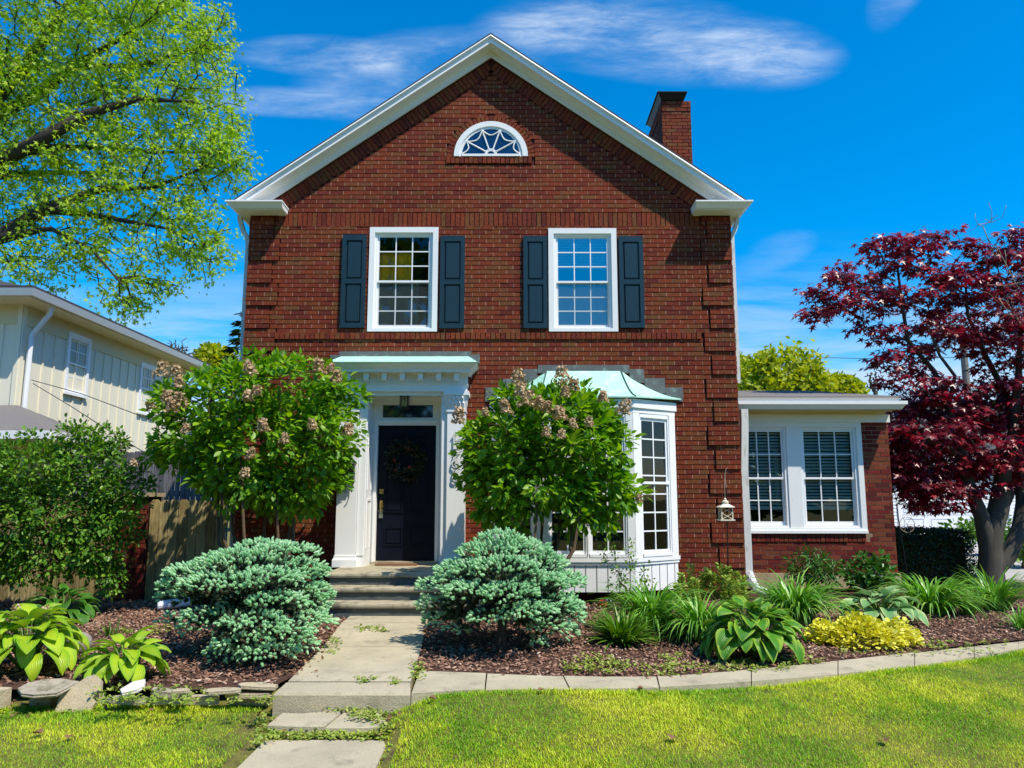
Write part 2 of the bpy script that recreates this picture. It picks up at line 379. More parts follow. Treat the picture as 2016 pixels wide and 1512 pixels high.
M['bark'] = surf('grey_brown_bark', (.105, .088, .068), 0.95, 0.4, 9, 50, 0.8, 0.02, stretch=(2, 2, .6))
M['bark_dark'] = surf('dark_bark', (.045, .036, .026), 0.95, 0.4, 9, 50, 0.6, 0.01)
M['bark_maple'] = surf('smooth_maple_bark', (.07, .063, .05), 0.9, 0.3, 7, 40, 0.5, 0.01, stretch=(3, 3, .8), stain=((.30, .27, .22), 6, 0.60, 0.7))
M['twig'] = surf('pale_dead_twig', (.30, .24, .18), 0.9, 0.2)
M['twig_brown'] = surf('brown_stem', (.10, .062, .032), 0.9, 0.25)
M['lf_hyd'] = leaf_mat('hydrangea_leaf', [(0, (.05, .16, .012)), (.35, (.12, .29, .014)), (.7, (.22, .41, .018)), (1, (.36, .50, .03))], 0.42, 0.42, 1.3)
M['lf_bush'] = leaf_mat('small_green_leaf', [(0, (.035, .12, .012)), (.5, (.10, .24, .018)), (.85, (.20, .36, .025)), (1, (.32, .42, .06))], 0.42, 0.3, 1.2)
M['lf_tree'] = leaf_mat('spring_tree_leaf', [(0, (.15, .32, .02)), (.4, (.30, .48, .02)), (.8, (.46, .60, .03)), (1, (.60, .62, .06))], 0.5, 0.45, 1.35)
M['lf_far'] = leaf_mat('yellow_green_tree_leaf', [(0, (.20, .28, .014)), (.5, (.38, .43, .018)), (1, (.50, .50, .03))], 0.6, 0.4, 1.3)
M['lf_red'] = leaf_mat('red_maple_leaf', [(0, (.05, .005, .009)), (.4, (.16, .010, .022)), (.75, (.29, .015, .034)), (.92, (.42, .025, .04)), (1, (.34, .10, .07))], 0.36, 0.32, 1.5, 0.55)
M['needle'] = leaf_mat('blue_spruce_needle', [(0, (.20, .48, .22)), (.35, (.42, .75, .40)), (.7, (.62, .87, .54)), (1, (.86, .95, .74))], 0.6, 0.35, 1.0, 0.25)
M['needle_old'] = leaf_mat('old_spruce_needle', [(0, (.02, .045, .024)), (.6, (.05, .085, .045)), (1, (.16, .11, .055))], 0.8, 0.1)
M['box'] = leaf_mat('boxwood_leaf', [(0, (.010, .030, .010)), (.6, (.022, .060, .016)), (1, (.045, .11, .03))], 0.35, 0.2)
M['lf_lily'] = leaf_mat('daylily_blade', [(0, (.06, .21, .018)), (.5, (.15, .37, .035)), (1, (.32, .52, .09))], 0.38, 0.3, 1.2, 0.5)
M['lf_clump'] = leaf_mat('light_green_blade', [(0, (.06, .17, .014)), (.6, (.13, .27, .025)), (1, (.22, .36, .05))], 0.4, 0.3, 1.2)
M['lf_gold'] = leaf_mat('golden_leaf', [(0, (.50, .48, .02)), (.5, (.76, .72, .06)), (1, (.86, .82, .22))], 0.5, 0.25, 1.1)
M['lf_peony'] = leaf_mat('peony_leaf', [(0, (.025, .10, .014)), (.6, (.06, .18, .02)), (1, (.12, .26, .035))], 0.38, 0.25)
M['lf_spire'] = leaf_mat('lime_spire_leaf', [(0, (.20, .34, .04)), (.6, (.38, .50, .08)), (1, (.56, .62, .18))], 0.5, 0.3)
M['lf_weed'] = leaf_mat('weed_leaf', [(0, (.16, .27, .03)), (.6, (.32, .42, .06)), (1, (.48, .50, .14))], 0.5, 0.3)
M['lf_wreath'] = leaf_mat('wreath_leaf', [(0, (.010, .016, .008)), (1, (.05, .05, .02))], 0.6, 0.1)
M['flower_dry'] = leaf_mat('dried_flower_petal', [(0, (.32, .20, .10)), (.5, (.52, .36, .20)), (1, (.74, .58, .38))], 0.8, 0.25)
M['dead'] = leaf_mat('dead_leaf', [(0, (.10, .045, .022)), (.5, (.22, .11, .055)), (1, (.38, .23, .13))], 0.8, 0.15)
M['chip'] = leaf_mat('mulch_chip', [(0, (.08, .040, .028)), (.4, (.22, .110, .070)), (.75, (.38, .225, .15)), (1, (.66, .50, .38))], 0.9, 0.0)
M['red'] = surf('red_glaze', (.50, .012, .018), 0.2, 0.1)
M['ivory'] = surf('ivory_metal', (.70, .64, .50), 0.45, 0.08, stain=((.35, .28, .18), 9, 0.55, 0.5))
M['amber'] = glass_mat('amber_glass', 0.06, (.75, .62, .30))
M['blue'] = surf('blue_plastic', (.012, .07, .42), 0.3, 0.1)
M['coir'] = surf('coir_mat', (.20, .085, .035), 1.0, 0.35, 9, 90, 0.8, 0.01)
M['pipe'] = surf('white_plastic_pipe', (.72, .76, .80), 0.4, 0.05)
M['pink'] = surf('faded_red_flower', (.30, .035, .02), 0.7, 0.2)
M['wire'] = surf('grey_cable', (.06, .06, .055), 0.6, 0.1)
M['galv'] = surf('weathered_pole', (.20, .17, .14), 0.9, 0.2)
def hosta_mat(name, mid, edge, vein=0.5):
    m, t, b, o = new_mat(name); g = t.node('ShaderNodeNewGeometry'); at = t.node('ShaderNodeAttribute', attribute_name='leafuv')
    sp = t.node('ShaderNodeSeparateXYZ'); t.link(at.outputs['Vector'], sp.inputs[0])
    ax = t.math('ABSOLUTE', sp.outputs[0])
    edgef = t.smooth(ax, 0.45, 0.95)
    wv = t.math('SINE', t.math('MULTIPLY', t.math('SUBTRACT', ax, t.math('MULTIPLY', sp.outputs[1], 0.35)), 34.0))
    c = t.mix(edgef, mid, edge); r = g.outputs['Random Per Island']
    c = t.mix(1.0, c, t.ramp(r, [(0, (.72, .80, .7)), (1, (1.2, 1.12, 1.1))]), 'MULTIPLY')
    t.link(c, b.inputs['Base Color']); b.inputs['Roughness'].default_value = 0.38; b.inputs['Specular IOR Level'].default_value = 0.4
    set_bump(t, b, wv, vein, 0.006)
    tr = t.node('ShaderNodeBsdfTranslucent'); t.link(c, tr.inputs[0]); mx = t.node('ShaderNodeMixShader'); mx.inputs[0].default_value = 0.28
    t.link(b.outputs[0], mx.inputs[1]); t.link(tr.outputs[0], mx.inputs[2]); t.link(mx.outputs[0], o.inputs[0])
    return m
M['hosta_lime'] = hosta_mat('lime_hosta_leaf', (.40, .58, .025), (.26, .50, .025))
M['hosta_green'] = hosta_mat('green_hosta_leaf', (.06, .20, .022), (.11, .28, .03))
M['hosta_edge'] = hosta_mat('yellow_edged_hosta_leaf', (.09, .30, .025), (.34, .52, .05))
M['hosta_blue'] = hosta_mat('blue_hosta_leaf', (.20, .44, .16), (.50, .62, .26))
def grass_mat():
    m, t, b, o = new_mat('lawn_blade'); g = t.node('ShaderNodeNewGeometry'); tc = t.node('ShaderNodeTexCoord')
    big = t.noise(tc.outputs['Object'], 0.9, 6, 0.7); mid = t.noise(tc.outputs['Object'], 5.0, 3, 0.6)
    f = t.math('ADD', t.math('MULTIPLY', g.outputs['Random Per Island'], 0.36), t.math('ADD', t.math('MULTIPLY', t.smooth(big, 0.36, 0.64), 0.50), t.math('MULTIPLY', mid, 0.16)))
    c = t.ramp(f, [(0, (.07, .24, .012)), (.3, (.22, .46, .016)), (.6, (.55, .66, .022)), (.85, (.76, .78, .06)), (1, (.85, .82, .22))])
    t.link(c, b.inputs['Base Color']); b.inputs['Roughness'].default_value = 0.5; b.inputs['Specular IOR Level'].default_value = 0.25
    tr = t.node('ShaderNodeBsdfTranslucent'); t.link(c, tr.inputs[0]); mx = t.node('ShaderNodeMixShader'); mx.inputs[0].default_value = 0.35
    t.link(b.outputs[0], mx.inputs[1]); t.link(tr.outputs[0], mx.inputs[2]); t.link(mx.outputs[0], o.inputs[0])
    return m
M['grass'] = grass_mat()
# ---------------------------------------------------------------- the brick house
YF = 11.5                                   # plane of the front wall
XL, XR = -4.085, 3.405
BH, BL, JT = 0.0714, 0.213, 0.011           # brick course, brick length, joint
def ident(x, y, z): return Matrix.Translation((x, y, z))
class MB2(MB):
    """two materials in one mesh: s.cur picks the slot of what is added next"""
    def __init__(s, M=None): super().__init__(M); s.mi = []; s.cur = 0
    def add(s, vs, fs): super().add(vs, fs); s.mi += [s.cur] * len(fs)
    def build(s, name, mats, parent=None, loc=None):
        o = MB.build(s, name, None, parent, loc)
        for m in mats: o.data.materials.append(m)
        o.data.polygons.foreach_set('material_index', s.mi); return o
def brick(mb, x0, x1, z0, z1, out=0.0, depth=0.05):
    j = random.uniform(-.004, .004) - out
    mb.add([(x0, j, z0), (x1, j, z0), (x1, j, z1), (x0, j, z1), (x0, depth, z0), (x1, depth, z0), (x1, depth, z1), (x0, depth, z1)],
           [(0, 1, 2, 3), (0, 4, 5, 1), (1, 5, 6, 2), (2, 6, 7, 3), (3, 7, 4, 0)])
def courses(mb, z0, z1, spans, phase=0.0, outf=None, bh=BH, bl=BL, jt=JT, head=False):
    k = 0; z = z0
    while z + bh * 0.6 < z1:
        off = (k % 2) * bl * 0.5 + phase + (random.uniform(-.01, .01))
        for a, b in spans(z + bh / 2):
            n0 = math.floor((a - off) / bl)
            x = off + n0 * bl
            while x < b - 0.012:
                p, q = max(a, x), min(b, x + bl - jt)
                if q - p > 0.035:
                    o_ = outf(k, p, q) if outf else 0.0; brick(mb, p, q, z, min(z1, z + bh - jt), o_)
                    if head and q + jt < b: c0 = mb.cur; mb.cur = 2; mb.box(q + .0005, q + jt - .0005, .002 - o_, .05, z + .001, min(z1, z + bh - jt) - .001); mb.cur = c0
                x += bl
        z += bh; k += 1
def cut(spans, holes):
    for h0, h1 in holes:
        o = []
        for a, b in spans:
            if h1 <= a or h0 >= b: o.append((a, b)); continue
            if h0 > a: o.append((a, h0))
            if h1 < b: o.append((h1, b))
        spans = o
    return spans
A0 = P(966, 65, 11.2); XA, ZA = A0.x, A0.z
E0 = P(463, 391, 11.2); TAN = (ZA - E0.z) / (XA - E0.x); COSA = 1 / math.sqrt(1 + TAN * TAN); ALPHA = math.atan(TAN)
def rake_z(x, o): return ZA - o / COSA - abs(x - XA) * TAN
def rake_x(z, o): return (ZA - o / COSA - z) / TAN      # half width at height z
RT, RB, RW = PZ(394, 11.14), PZ(409.5, 11.2), PZ(420.5, 11.5)   # eave return: top, front bottom, back bottom
house = thing('brick_house', (-0.35, YF, 0.0), 'two-storey red brick house with white gable trim, green copper roofs and dark shutters', 'house')
wy = YF
# openings in the front wall (x0, x1, z0, z1)
def rect(px0, px1, py0, py1, Y=YF):
    a, b = P(px0, py1, Y), P(px1, py0, Y)
    m = P((px0 + px1) / 2, (py0 + py1) / 2, Y)
    x0 = (PX(px0, (py0 + py1) / 2, Y)); x1 = PX(px1, (py0 + py1) / 2, Y)
    return [x0, x1, a.z, b.z]
W1, W2 = rect(726, 862, 448, 653), rect(1080, 1215, 450, 653)
DOOR = [PX(712, 950, 11.5), PX(880, 950, 11.5), 0.58, PZ(768, 11.5)]
BAYX = PX(1149, 900, YF)
BAY = [BAYX - 1.15, BAYX + 1.15, 0.86, PZ(800, YF)]
holes = [W1, W2, DOOR, BAY]
FC = P(966.5, 309, YF); FR = 0.585           # fan light centre and radius
ARCH = FR + 0.115
SOLD0, SOLD1 = PZ(446.5, YF), PZ(418.5, YF)
ROW0, ROW1 = PZ(667.5, YF), PZ(655, YF)
RKO = 0.225                                  # the raking soldier course starts this far below the roof line
def front_spans(z):
    if z > RT - 0.03: hw = rake_x(z, RKO + 0.205); s = [(XA - hw, XA + hw)]
    else: s = [(XL, XR)]
    h = [(r[0], r[1]) for r in holes if r[2] < z < r[3]]
    d = z - FC.z
    if -0.11 < d < 0: h.append((FC.x - .70, FC.x + .70))
    elif 0 <= d < ARCH: hw = math.sqrt(ARCH ** 2 - d * d); h.append((FC.x - hw, FC.x + hw))
    if SOLD0 < z < SOLD1: h.append((XL + .45, XR - .45))
    if ROW0 < z < ROW1: h.append((XL + .47, XR - .47))
    return cut(s, h)
zq0 = PZ(360 + 825 / 5.4, YF) - 60 * BH - 0.0
zbase = zq0 - math.floor((zq0 - 0.02) / (5 * BH)) * 5 * BH
def q_out(k, p, q):
    z = zbase + k * BH
    if k % 5 == 4 or z > RW - .02: return 0.0
    wq = 0.47 if (k // 5) % 2 == 0 else 0.37
    if q <= XL + wq + 0.02 or p >= XR - wq - 0.02: return 0.024
    return 0.0
def quoin_spans(z):
    k = int((z - zbase) / BH); s = front_spans(z)
    if z > RW: return s
    wq = 0.47 if (k // 5) % 2 == 0 else 0.37
    return cut(s, [(XL + wq, XL + wq + .006), (XR - wq - .006, XR - wq)])
wall = MB2(ident(0, wy, 0)); wall.cur = 0
courses(wall, zbase, ZA - 0.3, quoin_spans, 0.03, q_out, head=True)
x = XL + .45
while x < XR - .45 - .06: brick(wall, x, x + .0635, SOLD0 + .004, SOLD1 - .006, 0.004); x += .0745
x = XL + .475
while x < XR - .47 - .06: brick(wall, x, x + .0655, ROW0, ROW1 - .004, 0.022); x += .0765
x = FC.x - .70
while x < FC.x + .70 - .05: brick(wall, x, x + .060, FC.z - .108, FC.z - .004, 0.02); x += .0715
for i in range(31):                          # arch of header bricks
    a0 = math.pi * i / 31 + .010; a1 = math.pi * (i + 1) / 31 - .010; j = random.uniform(.002, .007)
    q = [(FC.x + r * math.cos(a), FC.z + r * math.sin(a)) for r, a in ((FR + .008, a0), (ARCH - .006, a0), (ARCH - .006, a1), (FR + .008, a1))]
    wall.add([(p[0], -j, p[1]) for p in q] + [(p[0], .05, p[1]) for p in q], [(3, 2, 1, 0), (0, 1, 5, 4), (1, 2, 6, 5), (2, 3, 7, 6), (3, 0, 4, 7)])
ux, uz = math.cos(ALPHA), math.sin(ALPHA)
for sgn in (-1, 1):                          # raking soldiers under the gable trim
    L = 0.09
    while True:
        x0 = XA + sgn * L * ux; z0 = rake_z(x0, RKO)
        if z0 < RT + 0.10: break
        e = Vector((sgn * ux, 0, -uz)) * .061; n = Vector((-sgn * uz, 0, -ux)) * .195
        p0 = Vector((x0, -.006, z0)); q = [p0, p0 + e, p0 + e + n, p0 + n]
        wall.add([tuple(v) for v in q] + [(v.x, .05, v.z) for v in q], [(0, 1, 2, 3) if sgn < 0 else (3, 2, 1, 0), (0, 4, 5, 1), (1, 5, 6, 2), (2, 6, 7, 3), (3, 7, 4, 0)]); L += .072
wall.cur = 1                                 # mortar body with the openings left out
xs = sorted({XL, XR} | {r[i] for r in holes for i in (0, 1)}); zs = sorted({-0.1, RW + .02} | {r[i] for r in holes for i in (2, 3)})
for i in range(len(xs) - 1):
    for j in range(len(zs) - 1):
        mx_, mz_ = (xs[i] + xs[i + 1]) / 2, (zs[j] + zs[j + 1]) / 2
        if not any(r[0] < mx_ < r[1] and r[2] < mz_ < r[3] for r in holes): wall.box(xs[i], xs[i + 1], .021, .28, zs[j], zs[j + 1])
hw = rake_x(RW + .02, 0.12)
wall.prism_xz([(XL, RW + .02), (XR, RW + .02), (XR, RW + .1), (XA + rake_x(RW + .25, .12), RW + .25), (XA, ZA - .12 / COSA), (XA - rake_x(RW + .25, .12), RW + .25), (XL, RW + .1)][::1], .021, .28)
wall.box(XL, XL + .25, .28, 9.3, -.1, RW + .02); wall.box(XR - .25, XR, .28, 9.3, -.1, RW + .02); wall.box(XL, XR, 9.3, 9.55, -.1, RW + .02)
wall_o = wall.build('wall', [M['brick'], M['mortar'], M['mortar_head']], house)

# gable trim
def chevron(mb, o1, o2, y0, y1, zc, y0i=None):
    yi = y0 if y0i is None else y0i
    p = [(XA - rake_x(zc, o1), zc), (XA, ZA - o1 / COSA), (XA + rake_x(zc, o1), zc), (XA + rake_x(zc, o2), zc), (XA, ZA - o2 / COSA), (XA - rake_x(zc, o2), zc)]
    v = [(x, y0 if k < 3 else yi, z) for k, (x, z) in enumerate(p)] + [(x, y1, z) for x, z in p]
    mb.add(v, [(0, 1, 4, 5), (1, 2, 3, 4), (6 + 5, 6 + 4, 6 + 1, 6), (6 + 4, 6 + 3, 6 + 2, 6 + 1)] + [(i, i + 6, (i + 1) % 6 + 6, (i + 1) % 6) for i in range(6)])
rf = MB()
for sgn in (-1, 1):
    xe = XA + sgn * (XA - E0.x + .03); n = .016
    rf.hexa([(XA, 11.212, ZA + .0), (xe, 11.212, rake_z(xe, 0)), (xe, 21.2, rake_z(xe, 0)), (XA, 21.2, ZA)], [(XA, 11.212, ZA + n), (xe, 11.212, rake_z(xe, 0) + n), (xe, 21.2, rake_z(xe, 0) + n), (XA, 21.2, ZA + n)])
roof = rf.build('roof', M['shingle'], house)
tr = MB(); chevron(tr, .002, .040, 11.222, 11.245, RT, 11.186); chevron(tr, .040, .056, 11.215, 11.25, RT); chevron(tr, .056, .118, 11.228, 11.262, RT)
chevron(tr, .103, .118, 11.262, 11.46, RT); chevron(tr, .118, .20, 11.455, 11.497, RT); chevron(tr, .19, .212, 11.44, 11.455, RT)
tr.build('gable_trim', M['white'], house)
for sgn in (-1, 1):
    mb = MB()
    X0, X1 = (PX(443, 398, 11.14), PX(555.5, 398, 11.14)) if sgn < 0 else (PX(1483, 402, 11.14), PX(1370, 402, 11.14))
    lo, hi = min(X0, X1), max(X0, X1); il, ih = (.10, .012) if sgn < 0 else (.012, .10)
    mb.box(lo, hi, 11.13, 11.49, RT - .022, RT)
    mb.frust((lo + il, hi - ih, 11.215, 11.47), RB, (lo + .008, hi - .008, 11.14, 11.488), RT - .022)
    mb.box(lo + il + .02, hi - ih - .02, 11.24, 11.497, RB - .014, RB - .003)
    xe = XL if sgn < 0 else XR                                   # the gutter and soffit run back along the side
    a, b = (lo, xe) if sgn < 0 else (xe, hi)
    mb.box(a, b, 11.5, 21, RT - .022, RT - .002)
    mb.frust((a + (.10 if sgn < 0 else 0), b - (0 if sgn < 0 else .10), 11.5, 21), RB, (a + .008, b - .008, 11.5, 21), RT - .022)
    mb.box(a + (.12 if sgn < 0 else 0), b - (0 if sgn < 0 else .12), 11.505, 21, RB - .014, RB - .003)
    mb.build('eave_return', M['white'], house)
# downspouts at the corners
mb = MB(); dx = XL - .052
mb.tube([P(473, 432, 11.62) + Vector((0, 0, .06)), P(473, 434, 11.62), P(479, 455, 11.62), P(487, 467, 11.62), (dx, 11.62, PZ(480, 11.6)), (dx, 11.62, .12)], .048, 4, square=True)
mb.box(dx - .045, dx + .05, 11.57, 11.68, 1.9, 1.93); mb.box(dx - .045, dx + .05, 11.57, 11.68, 4.6, 4.63)
mb.build('downspout', M['white_dirty'], house)
mb = MB(); dx = XR + .05
mb.tube([P(1449, 424, 11.62) + Vector((0, 0, .05)), P(1451, 436, 11.62), P(1447, 452, 11.62), P(1441, 464, 11.62), (dx, 11.62, PZ(474, 11.6)), (dx, 11.62, 3.3)], .042, 4, square=True)
mb.build('downspout', M['white_dirty'], house)
# chimney with its metal hood
cx0, cx1 = PX(1304, 250, 14), PX(1361, 250, 14); czt = PZ(199, 14); cz0 = 6.0; cd = 1.35
mb = MB2(ident(0, 14, 0)); mb.cur = 0
courses(mb, cz0, czt, lambda z: [(cx0, cx1)], 0.0, lambda k, p, q: .014 if cz0 + k * BH > czt - .28 else 0.0)
mb.M = Matrix.Translation((cx0, 14 + cd, 0)) @ Matrix.Rotation(R(-90), 4, 'Z')
courses(mb, cz0, czt, lambda z: [(0, cd)], 0.05, lambda k, p, q: .014 if cz0 + k * BH > czt - .28 else 0.0)
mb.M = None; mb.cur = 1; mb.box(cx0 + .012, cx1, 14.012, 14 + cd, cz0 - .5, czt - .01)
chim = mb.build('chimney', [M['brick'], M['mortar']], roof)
mb = MB(); hx0, hx1 = cx0 + .02, cx1 - .12
mb.frust((hx0 - .03, hx1 - .03, 13.97, 15.1), czt + .002, (hx0 - .10, hx1 + .02, 13.90, 15.2), czt + .12); mb.box(hx0 - .12, hx1 + .04, 13.88, 15.22, czt + .12, czt + .14)
mb.build('chimney_hood', M['black'], roof)

# ---------------------------------------------------------------- windows
def screen_mat():
    m, t, b, o = new_mat('insect_screen'); b.inputs['Base Color'].default_value = (.10, .12, .12, 1); b.inputs['Roughness'].default_value = .8
    tr = t.node('ShaderNodeBsdfTransparent'); mx = t.node('ShaderNodeMixShader'); mx.inputs[0].default_value = .20
    t.link(tr.outputs[0], mx.inputs[1]); t.link(b.outputs[0], mx.inputs[2]); t.link(mx.outputs[0], o.inputs[0]); return m
M['mesh'] = screen_mat()
def sash(parent, Mx, x0, x1, z0, z1, y, cols, rows, glass, rail=.042, bar=.017, mat='vinyl', name='sash', top=None, bot=None):
    mb = MB(Mx); t = top or rail; b = bot or rail
    mb.box(x0, x0 + rail, y, y + .034, z0, z1); mb.box(x1 - rail, x1, y, y + .034, z0, z1)
    mb.box(x0 + rail, x1 - rail, y, y + .034, z0, z0 + b); mb.box(x0 + rail, x1 - rail, y, y + .034, z1 - t, z1)
    gx0, gx1, gz0, gz1 = x0 + rail, x1 - rail, z0 + b, z1 - t
    for i in range(1, cols):
        c = gx0 + (gx1 - gx0) * i / cols; mb.box(c - bar / 2, c + bar / 2, y + .006, y + .026, gz0, gz1)
    for i in range(1, rows):
        c = gz0 + (gz1 - gz0) * i / rows; mb.box(gx0, gx1, y + .008, y + .024, c - bar / 2, c + bar / 2)
    s = mb.build(name, M[mat], parent)
    g = MB(Mx); g.add([(gx0, y + .017, gz0), (gx1, y + .017, gz0), (gx1, y + .017, gz1), (gx0, y + .017, gz1)], [(0, 1, 2, 3)])
    g.build('pane', M[glass], parent); return gx0, gx1, gz0, gz1
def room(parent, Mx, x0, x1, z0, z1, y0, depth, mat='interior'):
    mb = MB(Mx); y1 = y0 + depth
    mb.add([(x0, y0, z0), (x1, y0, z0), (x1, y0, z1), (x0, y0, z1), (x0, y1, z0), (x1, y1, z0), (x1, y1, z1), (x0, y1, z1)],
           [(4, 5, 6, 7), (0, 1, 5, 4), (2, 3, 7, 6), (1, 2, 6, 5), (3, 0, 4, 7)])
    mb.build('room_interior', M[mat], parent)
def slats(parent, Mx, x0, x1, z0, z1, y, pitch, tilt, mat='blind', depth=.045, tapes=0):
    mb = MB(Mx); z = z0 + .03
    while z < z1 - .02:
        dz = math.sin(tilt) * depth / 2; dy = math.cos(tilt) * depth / 2
        mb.hexa([(x0, y - dy, z - dz), (x1, y - dy, z - dz), (x1, y + dy, z + dz), (x0, y + dy, z + dz)], [(x0, y - dy, z - dz + .003), (x1, y - dy, z - dz + .003), (x1, y + dy, z + dz + .003), (x0, y + dy, z + dz + .003)]); z += pitch
    mb.box(x0, x1, y - .02, y + .02, z0 - .012, z0 + .016); mb.box(x0, x1, y - .022, y + .022, z1 - .03, z1)
    mb.build('blind', M[mat], parent)
def casing(parent, Mx, w, h, cw, head, sill, name='window', out=.022):
    mb = MB(Mx)
    mb.box(0, cw, -out, .09, 0, h); mb.box(w - cw, w, -out, .09, 0, h)
    mb.box(cw, w - cw, -out, .09, 0, sill); mb.box(cw, w - cw, -out, .09, h - head, h)
    k = cw * .45                                             # inner stop bead, stepped back
    mb.box(cw, cw + k, .012, .09, sill, h - head); mb.box(w - cw - k, w - cw, .012, .09, sill, h - head)
    mb.box(cw + k, w - cw - k, .012, .09, sill, sill + .02); mb.box(cw + k, w - cw - k, .008, .09, h - head - .03, h - head)
    return mb.build(name, M['white'], parent), cw + k, w - cw - k, sill + .02, h - head - .03
def upper_window(r, glass_top, glass_bot, kind):
    Mx = ident(r[0], YF, r[2]); wd, ht = r[1] - r[0], r[3] - r[2]
    wn, x0, x1, z0, z1 = casing(house, Mx, wd, ht, .082, .085, .05)
    zm = z0 + (z1 - z0) * .50
    gu = sash(wn, Mx, x0, x1, zm - .02, z1, .030, 3, 3, glass_top, .030)
    gl = sash(wn, Mx, x0, x1, z0, zm + .015, .066, 3, 3, glass_bot, .034, bot=.05)
    s = MB(Mx); s.add([(x0 + .02, .058, z0 + .03), (x1 - .02, .058, z0 + .03), (x1 - .02, .058, zm - .022), (x0 + .02, .058, zm - .022)], [(0, 1, 2, 3)]); s.build('insect_screen', M['mesh'], wn)
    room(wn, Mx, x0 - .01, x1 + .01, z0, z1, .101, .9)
    if kind == 'gold':
        c = MB(Mx); n = 14                                   # gold curtain over two thirds of the pane
        for i in range(n):
            a, b = x0 + (x1 - x0) * .66 * i / n, x0 + (x1 - x0) * .66 * (i + 1) / n; ya, yb = .118 + .008 * math.sin(i * 2.1), .118 + .008 * math.sin((i + 1) * 2.1)
            c.add([(a, ya, zm), (b, yb, zm), (b, yb, z1 - .26), (a, ya, z1 - .26)], [(0, 1, 2, 3)])
        c.build('backing', M['room_gold'], wn)
        c = MB(Mx); c.box(x0, x1 - .19, .108, .112, z0, zm); c.build('shade', M['screen'], wn)
    else:
        slats(wn, Mx, x0 + .02, x1 - .02, zm + .23, z1, .114, .026, R(58), depth=.020)
        c = MB(Mx); c.box(x0, x1 - .20, .15, .155, z0, zm); c.build('shade', M['screen'], wn)
upper_window(W1, 'glass_dark', 'glass', 'gold')
upper_window(W2, 'glass_blue', 'glass_blue', 'blue')
for a, b, c, d in ((672, 719.5, 462, 645), (866, 914.5, 464, 646), (1030.5, 1077.5, 464.5, 646), (1219.5, 1267.5, 465, 645)):
    r = rect(a, b, c, d, YF - .04); Mx = ident(r[0], YF - .046, r[2]); wd, ht = r[1] - r[0], r[3] - r[2]; mb = MB(Mx); st = .062
    pz = [(.075, ht * .47), (ht * .47 + .075, ht - .09)]
    mb.box(0, st, 0, .04, 0, ht); mb.box(wd - st, wd, 0, .04, 0, ht)
    for z0, z1 in ((0, pz[0][0]), (pz[0][1], pz[1][0]), (pz[1][1], ht)): mb.box(st, wd - st, 0, .04, z0, z1)
    for z0, z1 in pz:
        mb.box(st, wd - st, .026, .036, z0, z1)
        q = lambda e, y: [(st + e, y, z0 + e), (wd - st - e, y, z0 + e), (wd - st - e, y, z1 - e), (st + e, y, z1 - e)]
        v = q(.014, .026) + q(.030, .008); mb.add(v, [(4, 5, 6, 7), (0, 1, 5, 4), (1, 2, 6, 5), (2, 3, 7, 6), (3, 0, 4, 7)])
    mb.build('shutter', M['shutter'], house)
# half-round fan light in the gable
def arc_band(mb, c, r0, r1, y0, y1, a0=0, a1=math.pi, n=32):
    for i in range(n):
        t0, t1 = a0 + (a1 - a0) * i / n, a0 + (a1 - a0) * (i + 1) / n
        q = [(c[0] + r * math.cos(t), c[1] + r * math.sin(t)) for r, t in ((r0, t0), (r1, t0), (r1, t1), (r0, t1))]
        v = [(p[0], y0, p[1]) for p in q] + [(p[0], y1, p[1]) for p in q]
        f = [(3, 2, 1, 0), (1, 2, 6, 5), (4, 0, 3, 7)]
        if i == 0: f.append((0, 1, 5, 4))
        if i == n - 1: f.append((2, 3, 7, 6))
        mb.add(v, f)
fc = (FC.x, FC.z + .004)
mb = MB(); arc_band(mb, fc, FR - .085, FR, YF - .03, YF + .02); arc_band(mb, fc, FR - .125, FR - .085, YF - .012, YF + .02)
mb.box(fc[0] - FR + .125, fc[0] + FR - .125, YF - .028, YF + .02, fc[1], fc[1] + .038)
fan = mb.build('fan_window', M['white'], house); r2 = FR - .125
mb = MB()
for a in (33, 72, 108, 147): mb.tube([(fc[0] + .09 * math.cos(R(a)), YF - .012, fc[1] + .035 + .075 * math.sin(R(a))), (fc[0] + (r2 + .01) * math.cos(R(a)), YF - .012, fc[1] + (r2 + .01) * math.sin(R(a)))], .0125, 6)
ang = [6, 33, 72, 108, 147, 174]
for a0, a1 in zip(ang[:-1], ang[1:]):
    m_ = (a0 + a1) / 2; pts = []
    for k in range(9):
        t = k / 8; a = a0 + (a1 - a0) * t; rr = r2 - (.17 if 33 <= m_ <= 150 else .13) * math.sin(math.pi * t) ** .8 * .62; pts.append((fc[0] + rr * math.cos(R(a)), YF - .012, fc[1] + rr * math.sin(R(a))))
    mb.tube(pts, .011, 6)
arc_band(mb, (fc[0], fc[1] + .03), .06, .10, YF - .018, YF - .006, n=12)
mb.build('muntin', M['white'], fan)
mb = MB(); n = 24; mb.add([(fc[0] + r2 * math.cos(math.pi * i / n), YF - .004, fc[1] + .01 + r2 * math.sin(math.pi * i / n)) for i in range(n + 1)], [tuple(range(n, -1, -1))])
M['fan_glass'] = surf('dark_blue_fan_glass', (.006, .02, .07), .04, .1, bump=0, spec=.9); mb.build('pane', M['fan_glass'], fan)

